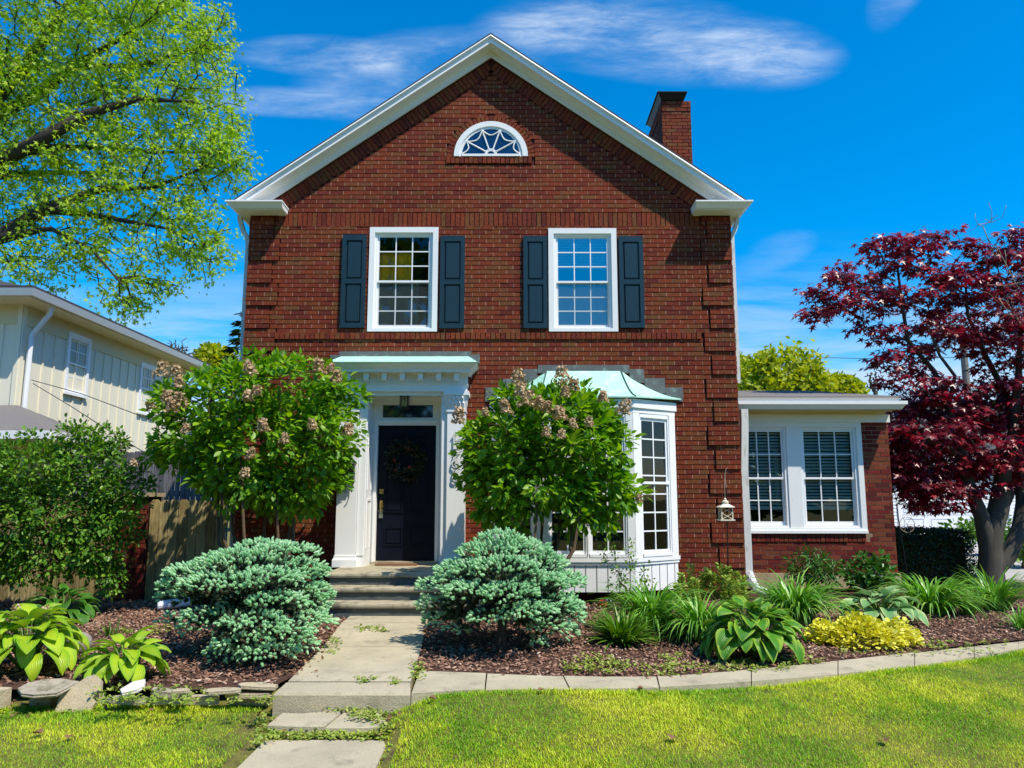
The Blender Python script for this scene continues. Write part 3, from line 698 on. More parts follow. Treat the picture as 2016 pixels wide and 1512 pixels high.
# ---------------------------------------------------------------- front door and portico
LZ = 0.595                                                   # landing height
YP, YD = 11.17, 11.74
pl = (PX(662, 1000, YP), PX(701, 1000, YP)); pr = (PX(878.5, 1000, YP), PX(914, 1000, YP))
il_, ir_ = PX(721, 950, 11.24), PX(867, 950, 11.24)
ztop = PZ(771, 11.2)
mb = MB()
for a, b in (pl, pr):
    mb.box(a, b, YP, YF, LZ + .16, ztop - .30); mb.box(a - .03, b + .03, YP - .03, YF, LZ, LZ + .10)
    mb.frust((a - .03, b + .03, YP - .03, YF), LZ + .10, (a - .012, b + .012, YP - .012, YF), LZ + .13); mb.box(a - .012, b + .012, YP - .012, YF, LZ + .13, LZ + .16)
    z0 = ztop - .30
    mb.box(a - .012, b + .012, YP - .014, YF, z0, z0 + .022); mb.box(a - .004, b + .004, YP - .004, YF, z0 + .022, z0 + .05)
    mb.frust((a, b, YP, YF), z0 + .05, (a - .035, b + .035, YP - .035, YF), z0 + .24); mb.box(a - .055, b + .055, YP - .055, YF, z0 + .24, z0 + .30)
    for row, (zz, hh, k) in enumerate(((z0 + .05, .085, 5), (z0 + .115, .095, 4))):   # carved leaves on the capital
        for i in range(k):
            cx = a + (b - a) * (i + .5) / k; o = .02 + .02 * row
            mb.tube([(cx, YP - .004, zz), (cx, YP - .012 - o * .5, zz + hh * .7), (cx, YP - .022 - o, zz + hh), (cx, YP - .030 - o, zz + hh * .86)], [.012, .017, .012, .004], 6)
for a, b in ((pl[1], il_), (ir_, pr[0])):                    # inner steps of the surround
    mb.box(a + .001, b - .001, 11.225, YF + .24, LZ, ztop)
    mb.box(a + .012, b - .012, 11.212, 11.225, LZ + .16, ztop - .08)
mb.build('pilasters', M['white'], house)
mb = MB()
zs_ = [PZ(py, 11.1) for py in (771, 760, 749, 733)]
mb.box(pl[0] - .02, pr[1] + .02, YP - .005, YF, ztop, PZ(756, YP)); za = PZ(756, YP)
mb.box(pl[0] - .035, pr[1] + .035, YP - .02, YF, za, za + .022); zf0 = za + .022; zf1 = PZ(733, 11.05)
mb.box(pl[0] - .02, pr[1] + .02, YP - .008, YF, zf0, zf1)
ex0, ex1 = PX(648, 714, 10.9), PX(938.5, 714, 10.9)
zc0, zc1 = PZ(731.5, 10.98), PZ(714.5, 10.9)
mb.box(ex0 + .10, ex1 - .10, 10.985, YF, zf1, zf1 + .028); mb.frust((ex0 + .10, ex1 - .10, 10.985, YF), zf1 + .028, (ex0 + .01, ex1 - .01, 10.905, YF), zc1); mb.box(ex0, ex1, 10.895, YF, zc1, zc1 + .012)
mb.box(il_ + .001, ir_ - .001, 11.21, 11.245, ztop - .055, ztop - .001)
ent = mb.build('entablature', M['white'], house)
zd1 = zf1; zd0 = PZ(748.5, 11.0)
for i in range(7):
    mb = MB(); cx = PX(684 + (898.5 - 684) / 6 * i, 740, 11.0); mb.box(cx - .037, cx + .037, 11.04, YP - .008, zd0 + .03, zd1 - .001); mb.tube([(cx - .037, 11.075, zd0 + .036), (cx + .037, 11.075, zd0 + .036)], .034, 8); mb.build('dentil', M['white'], ent)
mb = MB(); tz = PZ(701.5, YF); tx0, tx1 = PX(672, 702, YF), PX(925, 702, YF)
mb.hexa([(ex0 - .01, 10.88, zc1 + .012), (ex1 + .01, 10.88, zc1 + .012), (ex1 + .01, YF - .001, zc1 + .012), (ex0 - .01, YF - .001, zc1 + .012)], [(ex0, 10.885, zc1 + .022), (ex1, 10.885, zc1 + .022), (tx1, YF - .001, tz), (tx0, YF - .001, tz)])
por = mb.build('portico_roof', M['copper'], house)
mb = MB(); mb.box(tx0 - .03, tx1 + .02, YF - .012, YF + .01, tz - .01, tz + .075); mb.box(tx0 - .17, tx0 - .031, YF - .014, YF + .01, tz - .11, tz + .02); mb.box(tx1 + .021, tx1 + .15, YF - .014, YF + .01, tz - .11, tz + .025)
mb.tube([(ex1 + .005, 10.89, zc1 + .024), (tx1, YF - .02, tz + .006)], .009, 5)
mb.build('lead_flashing', M['flash'], por)
# recess lining, transom and door
dx0, dx1 = PX(743, 970, YD), PX(857.5, 970, YD); dzt = PZ(838, YD); dzb = LZ + .045
mb = MB()
mb.box(il_ - .10, il_ - .006, YF, YD + .1, LZ, ztop + .05); mb.box(ir_ + .006, ir_ + .1, YF, YD + .1, LZ, ztop + .05)
mb.box(il_, ir_, 11.25, YD + .1, ztop + .002, ztop + .06)
for z0, z1 in ((LZ + .25, 1.55), (1.68, 2.55)):                # sunk panel edges on the left reveal
    mb.box(il_ - .0005, il_ + .010, 11.31, 11.335, z0, z1); mb.box(il_ - .0005, il_ + .010, 11.60, 11.625, z0, z1); mb.box(il_ - .0005, il_ + .010, 11.335, 11.60, z1 - .03, z1)
mb.box(il_, dx0 - .002, YD - .06, YD + .05, LZ, ztop); mb.box(dx1 + .002, ir_, YD - .06, YD + .05, LZ, ztop)
mb.box(dx0 - .05, dx0 - .006, YD - .085, YD - .06, LZ, dzt + .05); mb.box(dx1 + .006, dx1 + .05, YD - .085, YD - .06, LZ, dzt + .05)
zt0, zt1 = PZ(823, YD), PZ(798, YD); tgx0, tgx1 = PX(754.5, 810, YD), PX(853, 810, YD)
mb.box(dx0 - .002, dx1 + .002, YD - .075, YD + .05, dzt, zt0 - .045); mb.box(dx0 - .04, dx1 + .04, YD - .10, YD - .075, dzt + .03, dzt + .075)
mb.box(dx0 - .002, tgx0, YD - .06, YD + .05, zt0 - .045, ztop); mb.box(tgx1, dx1 + .002, YD - .06, YD + .05, zt0 - .045, ztop)
mb.box(tgx0, tgx1, YD - .06, YD + .05, zt0 - .045, zt0); mb.box(tgx0, tgx1, YD - .06, YD + .05, zt1, ztop)
mb.box(il_, ir_, YD - .15, YD - .0605, ztop - .05, ztop - .001)
frame = mb.build('door_frame', M['white'], house)
mb = MB(); mb.box(tgx0, tgx1, YD, YD + .02, zt0, zt1); tp = mb.build('transom_pane', M['fan_glass'], frame)
mb = MB(); tw = tgx1 - tgx0; zc = (zt0 + zt1) / 2
for c in (.22, .5, .78):
    for s in (-1, 1): mb.tube([(tgx0 + tw * (c + s * .03), YD - .006, zt0), (tgx0 + tw * (c + s * .13), YD - .006, zc), (tgx0 + tw * (c + s * .03), YD - .006, zt1)], .004, 4)
for k in range(5): mb.tube([(tgx0 + tw * (.08 + .2 * k), YD - .006, zt0), (tgx0 + tw * (.2 + .2 * k), YD - .006, zt1)], .003, 4)
mb.build('transom_tracery', M['black'], frame)
mb = MB(); dw, dh = dx1 - dx0, dzt - dzb
mb.box(dx0, dx1, YD, YD + .045, dzb, dzt)
def panel(x0, x1, z0, z1):
    e = .022
    for a, b, c, d in ((x0, x1, z0, z0 + e), (x0, x1, z1 - e, z1), (x0, x0 + e, z0 + e, z1 - e), (x1 - e, x1, z0 + e, z1 - e)): mb.box(a, b, YD - .016, YD, c, d)
    mb.frust((x0 + .04, x1 - .04, YD - .010, YD), z0 + .04, (x0 + .04, x1 - .04, YD - .010, YD), z1 - .04)
for a, b in ((.13, .45), (.56, .88)):
    panel(dx0 + dw * a, dx0 + dw * b, dzb + dh * .11, dzb + dh * .245); panel(dx0 + dw * a, dx0 + dw * b, dzb + dh * .35, dzb + dh * .80); panel(dx0 + dw * a, dx0 + dw * b, dzb + dh * .84, dzb + dh * .93)
door = mb.build('front_door', M['door'], house)
mb = MB(); hx = dx0 + .065; hz = PZ(993, YD)
mb.box(hx - .03, hx + .03, YD - .02, YD, PZ(972, YD), PZ(963, YD)); mb.lathe((hx, YD - .02, PZ(967.5, YD)), [(.001, -.02), (.02, -.02), (.02, .02), (.001, .02)], 10)
mb.box(hx - .026, hx + .026, YD - .016, YD, PZ(1000, YD), PZ(985, YD)); mb.tube([(hx, YD - .02, PZ(986, YD)), (hx, YD - .055, PZ(990, YD)), (hx, YD - .05, PZ(1002, YD)), (hx, YD - .02, PZ(1010, YD))], .010, 8)
mb.build('door_handle', M['brass'], door)
mb = MB(); mb.box(hx - .03, hx + .03, YD - .03, YD - .017, PZ(1020, YD), PZ(1011, YD)); mb.ring((hx, YD - .035, PZ(1006, YD)), .028, .006, (1, 0, 0), (0, 0, 1), 16); mb.build('padlock_box', M['chrome'], door)
mb = MB(); mb.box(dx0 - .05, dx1 + .05, YD - .16, YD + .04, LZ + .001, dzb - .004); mb.build('threshold', M['step'], house)
# house number on the right pilaster
def digit(strokes, px, py0, py1):
    zb, zt = PZ(py1, YP), PZ(py0, YP); h = zt - zb; x0 = PX(px, (py0 + py1) / 2, YP)
    mb = MB2(); mb.cur = 1
    for st in strokes:
        pts = [(x0 + x * h, YP - .030, zb + z * h) for x, z in st]; mb.cur = 1; mb.tube(pts, .0085, 6); mb.cur = 0
        mb.tube([(a - .003, b - .007, c - .003) for a, b, c in pts], .0058, 6)
    mb.cur = 1; s = strokes[0][0]; mb.tube([(x0 + s[0] * h, YP - .03, zb + s[1] * h), (x0 + s[0] * h, YP, zb + s[1] * h)], .003, 4)
    return mb.build('house_number', [M['white'], M['black']], house)
def ell(cx, cz, rx, rz, a0=0, a1=360, n=18): return [(cx + rx * math.cos(R(a0 + (a1 - a0) * i / n)), cz + rz * math.sin(R(a0 + (a1 - a0) * i / n))) for i in range(n + 1)]
digit([[(-.12, .78), (.08, 1), (.08, 0)]], 894, 854, 874); digit([[(-.22, 1), (.26, 1), (-.08, 0)]], 896, 877, 897)
digit([[(.22, .97), (.02, .9), (-.16, .68), (-.24, .34)], ell(0, .3, .25, .3)], 896, 899, 920); digit([ell(0, .76, .2, .24), ell(0, .27, .26, .27)], 897, 925, 947)
# ---------------------------------------------------------------- bay window
YB = 11.0; bxl, bxr = BAYX - .66, BAYX + .66; BWL, BWR = BAYX - 1.36, BAYX + 1.36
def bay_poly(o): 
    k = o * .45
    return [(BWL - o, YF - .001), (bxl - k, YB - o), (bxr + k, YB - o), (BWR + o, YF - .001)]
bz_top = PZ(812, 11.0); bz_sill = PZ(1098, 11.0); bz_bot = PZ(1166, 11.0); bz_eave = PZ(780, 10.93)
mb = MB(); mb.prism_xy(bay_poly(.0), bz_bot, bz_sill - .06); mb.prism_xy(bay_poly(.035), bz_sill - .06, bz_sill - .005)
mb.prism_xy(bay_poly(.02), bz_sill - .10, bz_sill - .06)
mb.prism_xy(bay_poly(.02), bz_top, bz_top + .07); mb.prism_xy(bay_poly(.045), bz_top + .07, bz_eave - .03)
bay = mb.build('bay_window', M['white'], house)
faces = [((BWL, YF), (bxl, YB)), ((bxl, YB), (bxr, YB)), ((bxr, YB), (BWR, YF))]
mb = MB()
mats = []
for (a, b) in faces:
    a, b = Vector((*a, 0)), Vector((*b, 0)); u = (b - a).normalized(); n = Vector((-u.y, u.x, 0)); L = (b - a).length
    Mx = Matrix(((u.x, n.x, 0, a.x), (u.y, n.y, 0, a.y), (0, 0, 1, 0), (0, 0, 0, 1))); mats.append((Mx, L))
    k = int(L / .16)                                         # board joints of the skirt
    for i in range(1, k + 1):
        x_ = L * i / (k + .5); mb.M = Mx; mb.box(x_ - .006, x_ + .006, -.004, -.001, bz_bot + .004, bz_sill - .105)
mb.build('board_joint', M['groove'], bay)
def bay_sash(Mx, x0, x1, z0, z1, cols, rows, split, gl_='glass'):
    mb = MB(Mx)
    mb.box(x0, x1, -.012, .05, z1, z1 + .055); mb.box(x0, x1, -.03, .05, z0 - .045, z0)
    sash(bay, Mx, x0, x1, z0, z1, .012, cols, rows, gl_, .045, .02, 'vinyl', 'sash')
    if split: mb.box(x0, x1, -.010, .012, split - .018, split + .018)
    mb.box(x0 - .012, x0 + .012, -.008, .012, z0, z1); mb.box(x1 - .012, x1 + .012, -.008, .012, z0, z1)
    return mb
zs0, zs1 = bz_sill + .05, bz_top - .06; zspl = PZ(950, 11.0)
for i, (Mx, L) in enumerate(mats):
    if i == 1:
        parts = [(.11, L / 2 - .02), (L / 2 + .02, L - .11)]; fr = MB(Mx)
        fr.box(.0, .098, -.02, .06, bz_sill - .004, bz_top); fr.box(L - .098, L, -.02, .06, bz_sill - .004, bz_top); fr.box(L / 2 - .008, L / 2 + .008, -.02, .05, bz_sill - .004, bz_top)
    else:
        parts = [(.14, L - .14)]; fr = MB(Mx)
        fr.box(.0, .128, -.018, .06, bz_sill - .004, bz_top); fr.box(L - .128, L, -.018, .06, bz_sill - .004, bz_top)
    fr.build('corner_post', M['white'], bay)
    for a, b in parts: bay_sash(Mx, a, b, zs0, zs1, 2, 7, zspl, 'glass' if i == 1 else 'glass_dark').build('storm_frame', M['vinyl'], bay)
mb = MB(); pts = [(BWL + .1, YF), (bxl + .08, YB + .13), (bxr - .08, YB + .13), (BWR - .1, YF)]
mb.prism_xy(pts, bz_sill - .05, bz_sill + .0); mb.build('window_seat', M['interior'], bay)
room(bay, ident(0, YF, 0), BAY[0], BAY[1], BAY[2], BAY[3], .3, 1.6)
# concave copper roof of the bay with stepped lead flashing
rt = PZ(731, YF); tx0, tx1 = PX(1076, 731, YF), PX(1222, 731, YF)
e = [(PX(955, 786, YF), YF - .002, PZ(785, YF)), (bxl - .045, YB - .09, bz_eave), (bxr + .045, YB - .09, bz_eave), (PX(1343, 786, YF), YF - .002, PZ(785, YF))]
t4 = [(tx0, YF - .002, rt), (tx0, YF - .03, rt), (tx1, YF - .03, rt), (tx1, YF - .002, rt)]
NS = 7; prof = lambda t: (t, 1 - (1 - t) ** 1.7)
def rp(i, t): a, b = Vector(t4[i]), Vector(e[i]); q = a.lerp(b, t); q.z = a.z + (b.z - a.z) * (1 - (1 - t) ** 1.55); return q
mb = MB()
for i in range(3):
    vs = []
    for k in range(NS + 1): vs += [rp(i, k / NS), rp(i + 1, k / NS)]
    mb.add(vs, [(2 * k, 2 * k + 2, 2 * k + 3, 2 * k + 1) for k in range(NS)])
lo = [(p[0], p[1], p[2] - .02) for p in e]; mb.add(list(e) + lo, [(i, i + 4, i + 5, i + 1) for i in range(3)] + [(4, 7, 6, 5)])
br = mb.build('bay_roof', M['copper'], bay)
for i in (1, 2): mb = MB(); mb.tube([rp(i, k / NS) + Vector((0, -.004, .006)) for k in range(NS + 1)], .010, 5); mb.build('roof_seam', M['seam'], bay)
mb = MB()
for a, b, c, d in ((1059, 1239, 719, 731), (1030, 1058, 727, 748), (1239.5, 1268, 727, 750), (990, 1029, 746, 770), (1269, 1309, 745, 771), (956, 989, 763, 787), (1310, 1344, 763, 787)):
    r = rect(a, b, c, d); mb.box(r[0], r[1], YF - .016, YF + .005, r[2] - .03, r[3])
mb.build('lead_flashing', M['flash'], bay)

# ---------------------------------------------------------------- single-storey wing
YW = 12.6; wx0, wx1 = XR + .002, PX(1759, 1000, YW); wzt = PZ(832, YW); wzb = PZ(1128, YW)
WW = [PX(1466, 940, YW) - .14, PX(1700, 940, YW), PZ(1048, YW), PZ(832, YW)]
mb = MB2(ident(0, YW, 0)); mb.cur = 0
rz0, rz1 = PZ(1066, YW), PZ(1050, YW)
def wsp(z):
    s = [(wx0, wx1)]
    if WW[2] < z < WW[3]: s = cut(s, [(WW[0], WW[1])])
    if rz0 < z < rz1 + .02: s = cut(s, [(wx0, WW[1] + .05)])
    return s
courses(mb, wzb, wzt, wsp, .05)
x = wx0 + .01
while x < WW[1] - .02: brick(mb, x, x + .062, rz0, rz1 - .003, .018); x += .0735
mb.cur = 1; mb.box(wx0, WW[0], .007, .25, wzb, wzt); mb.box(WW[1], wx1, .007, .25, wzb, wzt); mb.box(WW[0], WW[1], .007, .25, wzb, WW[2])
mb.box(wx1 - .25, wx1, .25, 4, wzb, wzt); mb.box(wx0, wx1, 3.75, 4, wzb, wzt)
wing = mb.build('wing_wall', [M['brick_wing'], M['mortar_wing']], house)
mb = MB(); mb.box(wx0, wx1 + .02, YW - .05, YW + 3.9, PZ(1158, YW) - .0, wzb - .002); mb.build('foundation_ledge', M['found'], wing)
mb = MB2(ident(0, YW + .04, 0)); courses(mb, -.05, PZ(1158, YW) - .005, lambda z: [(wx0, wx1)], .02); mb.cur = 1; mb.box(wx0, wx1, .007, 3.8, -.1, PZ(1158, YW) - .002)
mb.build('base_course', [M['brick_wing'], M['mortar_wing']], wing)
yg = YW - .42; gz1, gz0 = PZ(789, yg), PZ(805, yg); gx1 = PX(1787, 797, yg)
mb = MB(); mb.box(wx0, gx1 - .10, yg + .10, YW - .02, gz0 - .0, gz0 + .02); mb.box(wx0, wx1 - .04, YW - .03, YW + .0, wzt, gz0); mb.box(wx0, gx1 - .14, YW + .0, YW + 4.3, gz0 + .001, gz0 + .05)
mb.build('soffit', M['cream_trim'], wing)
mb = MB(); mb.box(wx0, gx1 - .12, YW - .05, YW - .031, wzt - .0, wzt + .13); mb.build('frieze_board', M['white'], wing)
mb = MB(); mb.frust((wx0, gx1 - .07, yg + .05, yg + .15), gz0, (wx0, gx1 - .02, yg, yg + .15), gz0 + .075); mb.box(wx0, gx1, yg - .012, yg + .15, gz0 + .075, gz1)
mb.box(wx0, gx1 - .06, yg + .15, yg + .17, gz0, gz1 + .075)
mb.build('gutter', M['white'], wing)
rz = gz1 + .082
mb = MB(); run = 2.6; rise = PZ(769, yg + run) - rz
mb.hexa([(wx0, yg + .10, rz - .015), (gx1 - .03, yg + .10, rz - .015), (gx1 - .6, yg + run, rz + rise - .02), (wx0, yg + run, rz + rise - .02)], [(wx0, yg + .10, rz), (gx1 - .03, yg + .10, rz), (gx1 - .6, yg + run, rz + rise), (wx0, yg + run, rz + rise)])
mb.hexa([(wx0, yg + run, rz + rise - .02), (gx1 - .6, yg + run, rz + rise - .02), (gx1 - .03, yg + 5.1, rz - .015), (wx0, yg + 5.1, rz - .015)], [(wx0, yg + run, rz + rise), (gx1 - .6, yg + run, rz + rise), (gx1 - .03, yg + 5.1, rz), (wx0, yg + 5.1, rz)])
mb.hexa([(gx1 - .03, yg + .10, rz - .015), (gx1 - .03, yg + 5.1, rz - .015), (gx1 - .6, yg + run + .01, rz + rise - .02), (gx1 - .6, yg + run, rz + rise - .02)], [(gx1 - .028, yg + .10, rz), (gx1 - .028, yg + 5.1, rz), (gx1 - .598, yg + run + .01, rz + rise), (gx1 - .598, yg + run, rz + rise)])
mb.build('wing_roof', M['shingle_grey'], house)
# paired windows of the wing
Mx = ident(WW[0], YW, WW[2]); wd, ht = WW[1] - WW[0], WW[3] - WW[2]; mb = MB(Mx)
c = lambda px: PX(px, 940, YW) - WW[0]
mxl, mxr = c(1551), c(1577)
mb.box(0, .09, -.03, .1, 0, ht); mb.box(wd - .085, wd, -.03, .1, 0, ht); mb.box(.09, wd - .085, -.03, .1, 0, .07); mb.box(.09, wd - .085, -.03, .1, ht - .075, ht)
mb.box(mxl, mxr, -.022, .1, .07, ht - .075); mb.box(-.0, wd + .0, -.055, -.03, -.015, .03)
pw = mb.build('paired_window', M['white'], wing)
for a, b in ((.09, mxl), (mxr, wd - .085)):
    mb = MB(Mx); e_ = .045
    mb.box(a, a + e_, -.004, .09, .07, ht - .075); mb.box(b - e_, b, -.004, .09, .07, ht - .075); mb.box(a + e_, b - e_, -.004, .09, .07, .11); mb.box(a + e_, b - e_, -.004, .09, ht - .115, ht - .075)
    mb.build('window_frame', M['vinyl'], wing)
    z0, z1 = .11, ht - .115; zm = z0 + (z1 - z0) * .49
    sash(wing, Mx, a + e_, b - e_, zm - .02, z1, .016, 3, 2, 'glass', .035, .018); sash(wing, Mx, a + e_, b - e_, z0, zm + .018, .052, 3, 2, 'glass', .038, .018, bot=.06)
    slats(wing, Mx, a + e_ + .02, b - e_ - .02, z0 + .26, z1, .118, .052, R(50), depth=.040)
room(wing, Mx, .02, wd - .02, .02, ht - .02, .26, 2.2)
mb = MB(Mx)
for x_ in (.28, .42, .62, 1.15, 1.52): mb.box(x_, x_ + random.uniform(.03, .07), 1.5, 1.52, .3, ht - .35)  # pale strips standing in for the brightness of windows across the room
mb.build('backing', M['blind'], wing)
mb = MB(); dx = PX(1466, 960, 11.85) 
mb.tube([P(1464, 806, 11.85), P(1465, 830, 11.85), (dx, 11.85, 2.0), (dx, 11.85, .45)], .075, 4, square=True)
o = mb.build('wing_downspout', M['white_dirty'], house)
mb = MB()
for i in range(5): a = .45 - .045 * i; mb.tube([(dx + .005 * i * i * .6, 11.85 - .02 * i, a), (dx + .005 * (i + 1) ** 2 * .6, 11.85 - .02 * (i + 1), a - .045)], [.082, .072], 8)
mb.tube([(dx + .06, 11.76, .24), (dx + .20, 11.70, .17)], .066, 8); mb.build('downspout_elbow', M['white_dirty'], house)

# ---------------------------------------------------------------- things at the door
stx0 = PX(643, 1128, 10.33); stx1 = stx0 + 2.0
def stair_block(mb, x0, x1, yf, zt, zb, yb):
    """one tread with a worn rounded nosing"""
    mb.box(x0, x1, yf + .02, yb, zt - .062, zt - .010); n = 24; r = random.Random(int(yf * 100))
    top = []; 
    xs_ = [x0 + (x1 - x0) * i / n for i in range(n + 1)]; off = [r.uniform(-.006, .006) for _ in xs_]; zo = [r.uniform(-.004, .003) for _ in xs_]
    v = []
    for x_, o_, q in zip(xs_, off, zo): v += [(x_, yb, zt + .001), (x_, yf + .022, zt + q), (x_, yf + .004 + o_, zt - .014 + q), (x_, yf + o_, zt - .038), (x_, yf + .008 + o_, zt - .062)]
    f = [(5 * i + k, 5 * i + 5 + k, 5 * i + 6 + k, 5 * i + 1 + k) for i in range(n) for k in range(4)]
    mb.add(v, f); mb.add([v[k] for k in range(5)] + [(x0, yb, zt - .062)], [(0, 1, 2, 3, 4, 5)]); mb.add([v[5 * n + k] for k in range(5)] + [(x1, yb, zt - .062)], [(5, 4, 3, 2, 1, 0)])
stairs = thing('front_steps', ((stx0 + stx1) / 2, 9.87, .1), 'stained concrete front steps with mossy dark risers below the navy door', 'steps')
for yf, zt, zb, x0, x1, nm in ((9.85, .27, .08, stx0 + .06, stx1 + .04, 'step'), (10.10, .435, .27, stx0 + .0, stx1 + .02, 'step'), (10.33, LZ, .435, stx0, stx1, 'landing')):
    yb = YD if nm == 'landing' else yf + .36
    mb = MB(); stair_block(mb, x0, x1, yf, zt, zb, yb); mb.build(nm, M['step'], stairs)
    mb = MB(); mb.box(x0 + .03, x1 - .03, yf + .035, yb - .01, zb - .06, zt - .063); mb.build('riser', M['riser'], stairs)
a, b = G(741, 1109, LZ), G(826, 1101, LZ)
mb = MB(); mb.prism_xy([(PX(738, 1110, YD - .36), YD - .36), (PX(819, 1110, YD - .36), YD - .36), (PX(824, 1103, YD - .17), YD - .17), (PX(745, 1103, YD - .17), YD - .17)], LZ + .003, LZ + .020)
tag(mb.build('doormat', M['coir'], loc=(-1.7, YD - .27, LZ + .003)), 'brown coir doormat lying in front of the navy door', 'doormat')
lx, lz = PX(796.5, 790, 11.45), ztop + .002
t = thing('porch_lantern', (lx, 11.45, lz), 'dark green porch lantern hanging from the white portico ceiling', 'lantern')
mb = MB(); mb.lathe((lx, 11.45, lz - .03), [(.03, .03), (.09, .028), (.10, .012), (.07, -.006), (.02, -.008)], 16); mb.build('ceiling_plate', M['black'], t)
mb = MB(); r_ = .068; z0, z1 = lz - .22, lz - .036
for i in range(8): q = 2 * math.pi * i / 8; mb.tube([(lx + r_ * math.cos(q), 11.45 + r_ * math.sin(q), z0), (lx + r_ * math.cos(q), 11.45 + r_ * math.sin(q), z1)], .005, 4)
mb.ring((lx, 11.45, z0), r_, .007, (1, 0, 0), (0, 1, 0), 16); mb.ring((lx, 11.45, z1), r_, .007, (1, 0, 0), (0, 1, 0), 16); mb.build('cage', M['black'], t)
mb = MB(); mb.lathe((lx, 11.45, z0), [(.001, 0), (.055, 0), (.055, .18), (.001, .18)], 12); mb.build('lamp_glass', M['glass'], t)
mb = MB(); mb.lathe((lx, 11.45, z0), [(.001, .03), (.016, .03), (.018, .10), (.006, .13), (.001, .14)], 10); mb.build('bulb', M['white'], t)
# wreath
wc = P(799, 906, YD - .045); NWR = 900
th = rng.uniform(0, 2 * math.pi, NWR); rr = .215 + rng.normal(size=NWR) * .045
pos = np.stack([wc.x + rr * np.cos(th), wc.y - .03 + rng.normal(size=NWR) * .022, wc.z + rr * np.sin(th)], 1)
d = np.stack([np.cos(th + .9), -.5 + rng.normal(size=NWR) * .3, np.sin(th + .9)], 1) + rng.normal(size=(NWR, 3)) * .5
t = thing('door_wreath', tuple(wc), 'dark leafy wreath with faded red flowers hanging on the navy door', 'wreath')
link_mesh('leaves', scatter('leaves', *LEAF, pos, frames(d, rnd_dirs(NWR)), rng.uniform(.04, .075, NWR)), M['lf_wreath'], t)
mb = MB(); mb.ring(wc, .215, .018, (1, 0, 0), (0, 0, 1), 28, 6); mb.build('ring', M['twig_brown'], t)
for px, py in ((805, 883), (776, 906), (780, 925), (806, 920), (812, 886)):
    c_ = P(px, py, YD - .105); mb = MB(); mb.ring(c_, .016, .010, (1, 0, 0), (0, 0, 1), 12, 6); mb.ball(c_ + Vector((0, -.004, 0)), .012, .010, .012, 8, 5); mb.build('flower', M['pink'], t)
# mailbox on the left pilaster
mx, my = PX(686, 930, YP), YP; mz0, mz1 = PZ(949, YP - .12), PZ(915, YP - .12)
t = thing('mailbox', (mx, my, mz0), 'black wall mailbox with two hooks on the left white pilaster', 'mailbox')
mb = MB(); mb.box(mx - .12, mx + .095, my - .11, my - .001, mz0, mz1); mb.build('body', M['black'], t)
mb = MB(); mb.hexa([(mx - .13, my - .125, mz1 + .002), (mx + .105, my - .125, mz1 + .002), (mx + .105, my - .001, mz1 + .002), (mx - .13, my - .001, mz1 + .002)], [(mx - .13, my - .125, mz1 + .014), (mx + .105, my - .125, mz1 + .014), (mx + .105, my - .001, mz1 + .05), (mx - .13, my - .001, mz1 + .05)]); mb.build('lid', M['black'], t)
for k in (-.09, .07): mb = MB(); mb.tube([(mx + k, my - .05, mz0), (mx + k, my - .05, mz0 - .11), (mx + k, my - .075, mz0 - .14), (mx + k, my - .10, mz0 - .11)], .008, 6); mb.build('hook', M['black'], t)
# ---------------------------------------------------------------- ground, lawn, beds, walks
CURB_F = [G(*p, 0) for p in [(809, 1366), (900, 1360), (960, 1358), (1060, 1357), (1200, 1357), (1320, 1354), (1440, 1346), (1560, 1337), (1680, 1326), (1800, 1314), (1900, 1299), (2016, 1281), (2160, 1262), (2400, 1235)]]
CURB_B = [G(*p, 0) for p in [(826, 1322), (900, 1325), (964, 1327), (1060, 1331), (1171, 1334), (1320, 1334), (1440, 1324), (1560, 1313), (1680, 1300), (1800, 1287), (1900, 1277), (2016, 1267), (2160, 1249), (2400, 1223)]]
cfx, cfy = [p.x for p in CURB_F], [p.y for p in CURB_F]; cbx, cby = [p.x for p in CURB_B], [p.y for p in CURB_B]
LWL = -2.06                                                  # where the left stone edging ends at the walk
def yc(x): return np.where(x < LWL, 6.70 + 0.03 * np.sin(3 * x), np.interp(x, cfx, cfy))
PATH0, PATH1 = G(523, 1458, -.2).x, G(766, 1458, -.2).x
def lawn_z(x, y):
    x = np.asarray(x, float); y = np.asarray(y, float)
    s = np.clip((yc(x) - y) / 1.9, 0, 1); s = s * s * (3 - 2 * s)
    right = -0.030 + (0.1 * np.clip((yc(x) - 7.0) / 2.8, 0, 1) ** 2) * (1 - s) - 0.185 * s; left = -0.165 - 0.05 * s
    k = np.clip((x + 1.05) / 0.45, 0, 1); z = left + (right - left) * k
    k2 = (x > PATH0 - .10) & (x < PATH1 + .10) & (y < 6.02); z = np.where(k2, z - .045, z)
    return z + 0.012 * np.sin(1.7 * x + 1.1 * y) + 0.008 * np.sin(3.1 * y - 2.3 * x)
def bed_z(x, y):
    t = np.clip((np.asarray(y, float) - 7.0) / 2.8, 0, 1); z = 0.1 * t * t * (3 - 2 * t) - 0.012
    return z + 0.012 * np.sin(2.9 * np.asarray(x)) * np.sin(3.3 * np.asarray(y)) - np.where(np.asarray(x) < LWL, 0.03 * np.clip((7.2 - np.asarray(y)) / .5, 0, 1), 0)
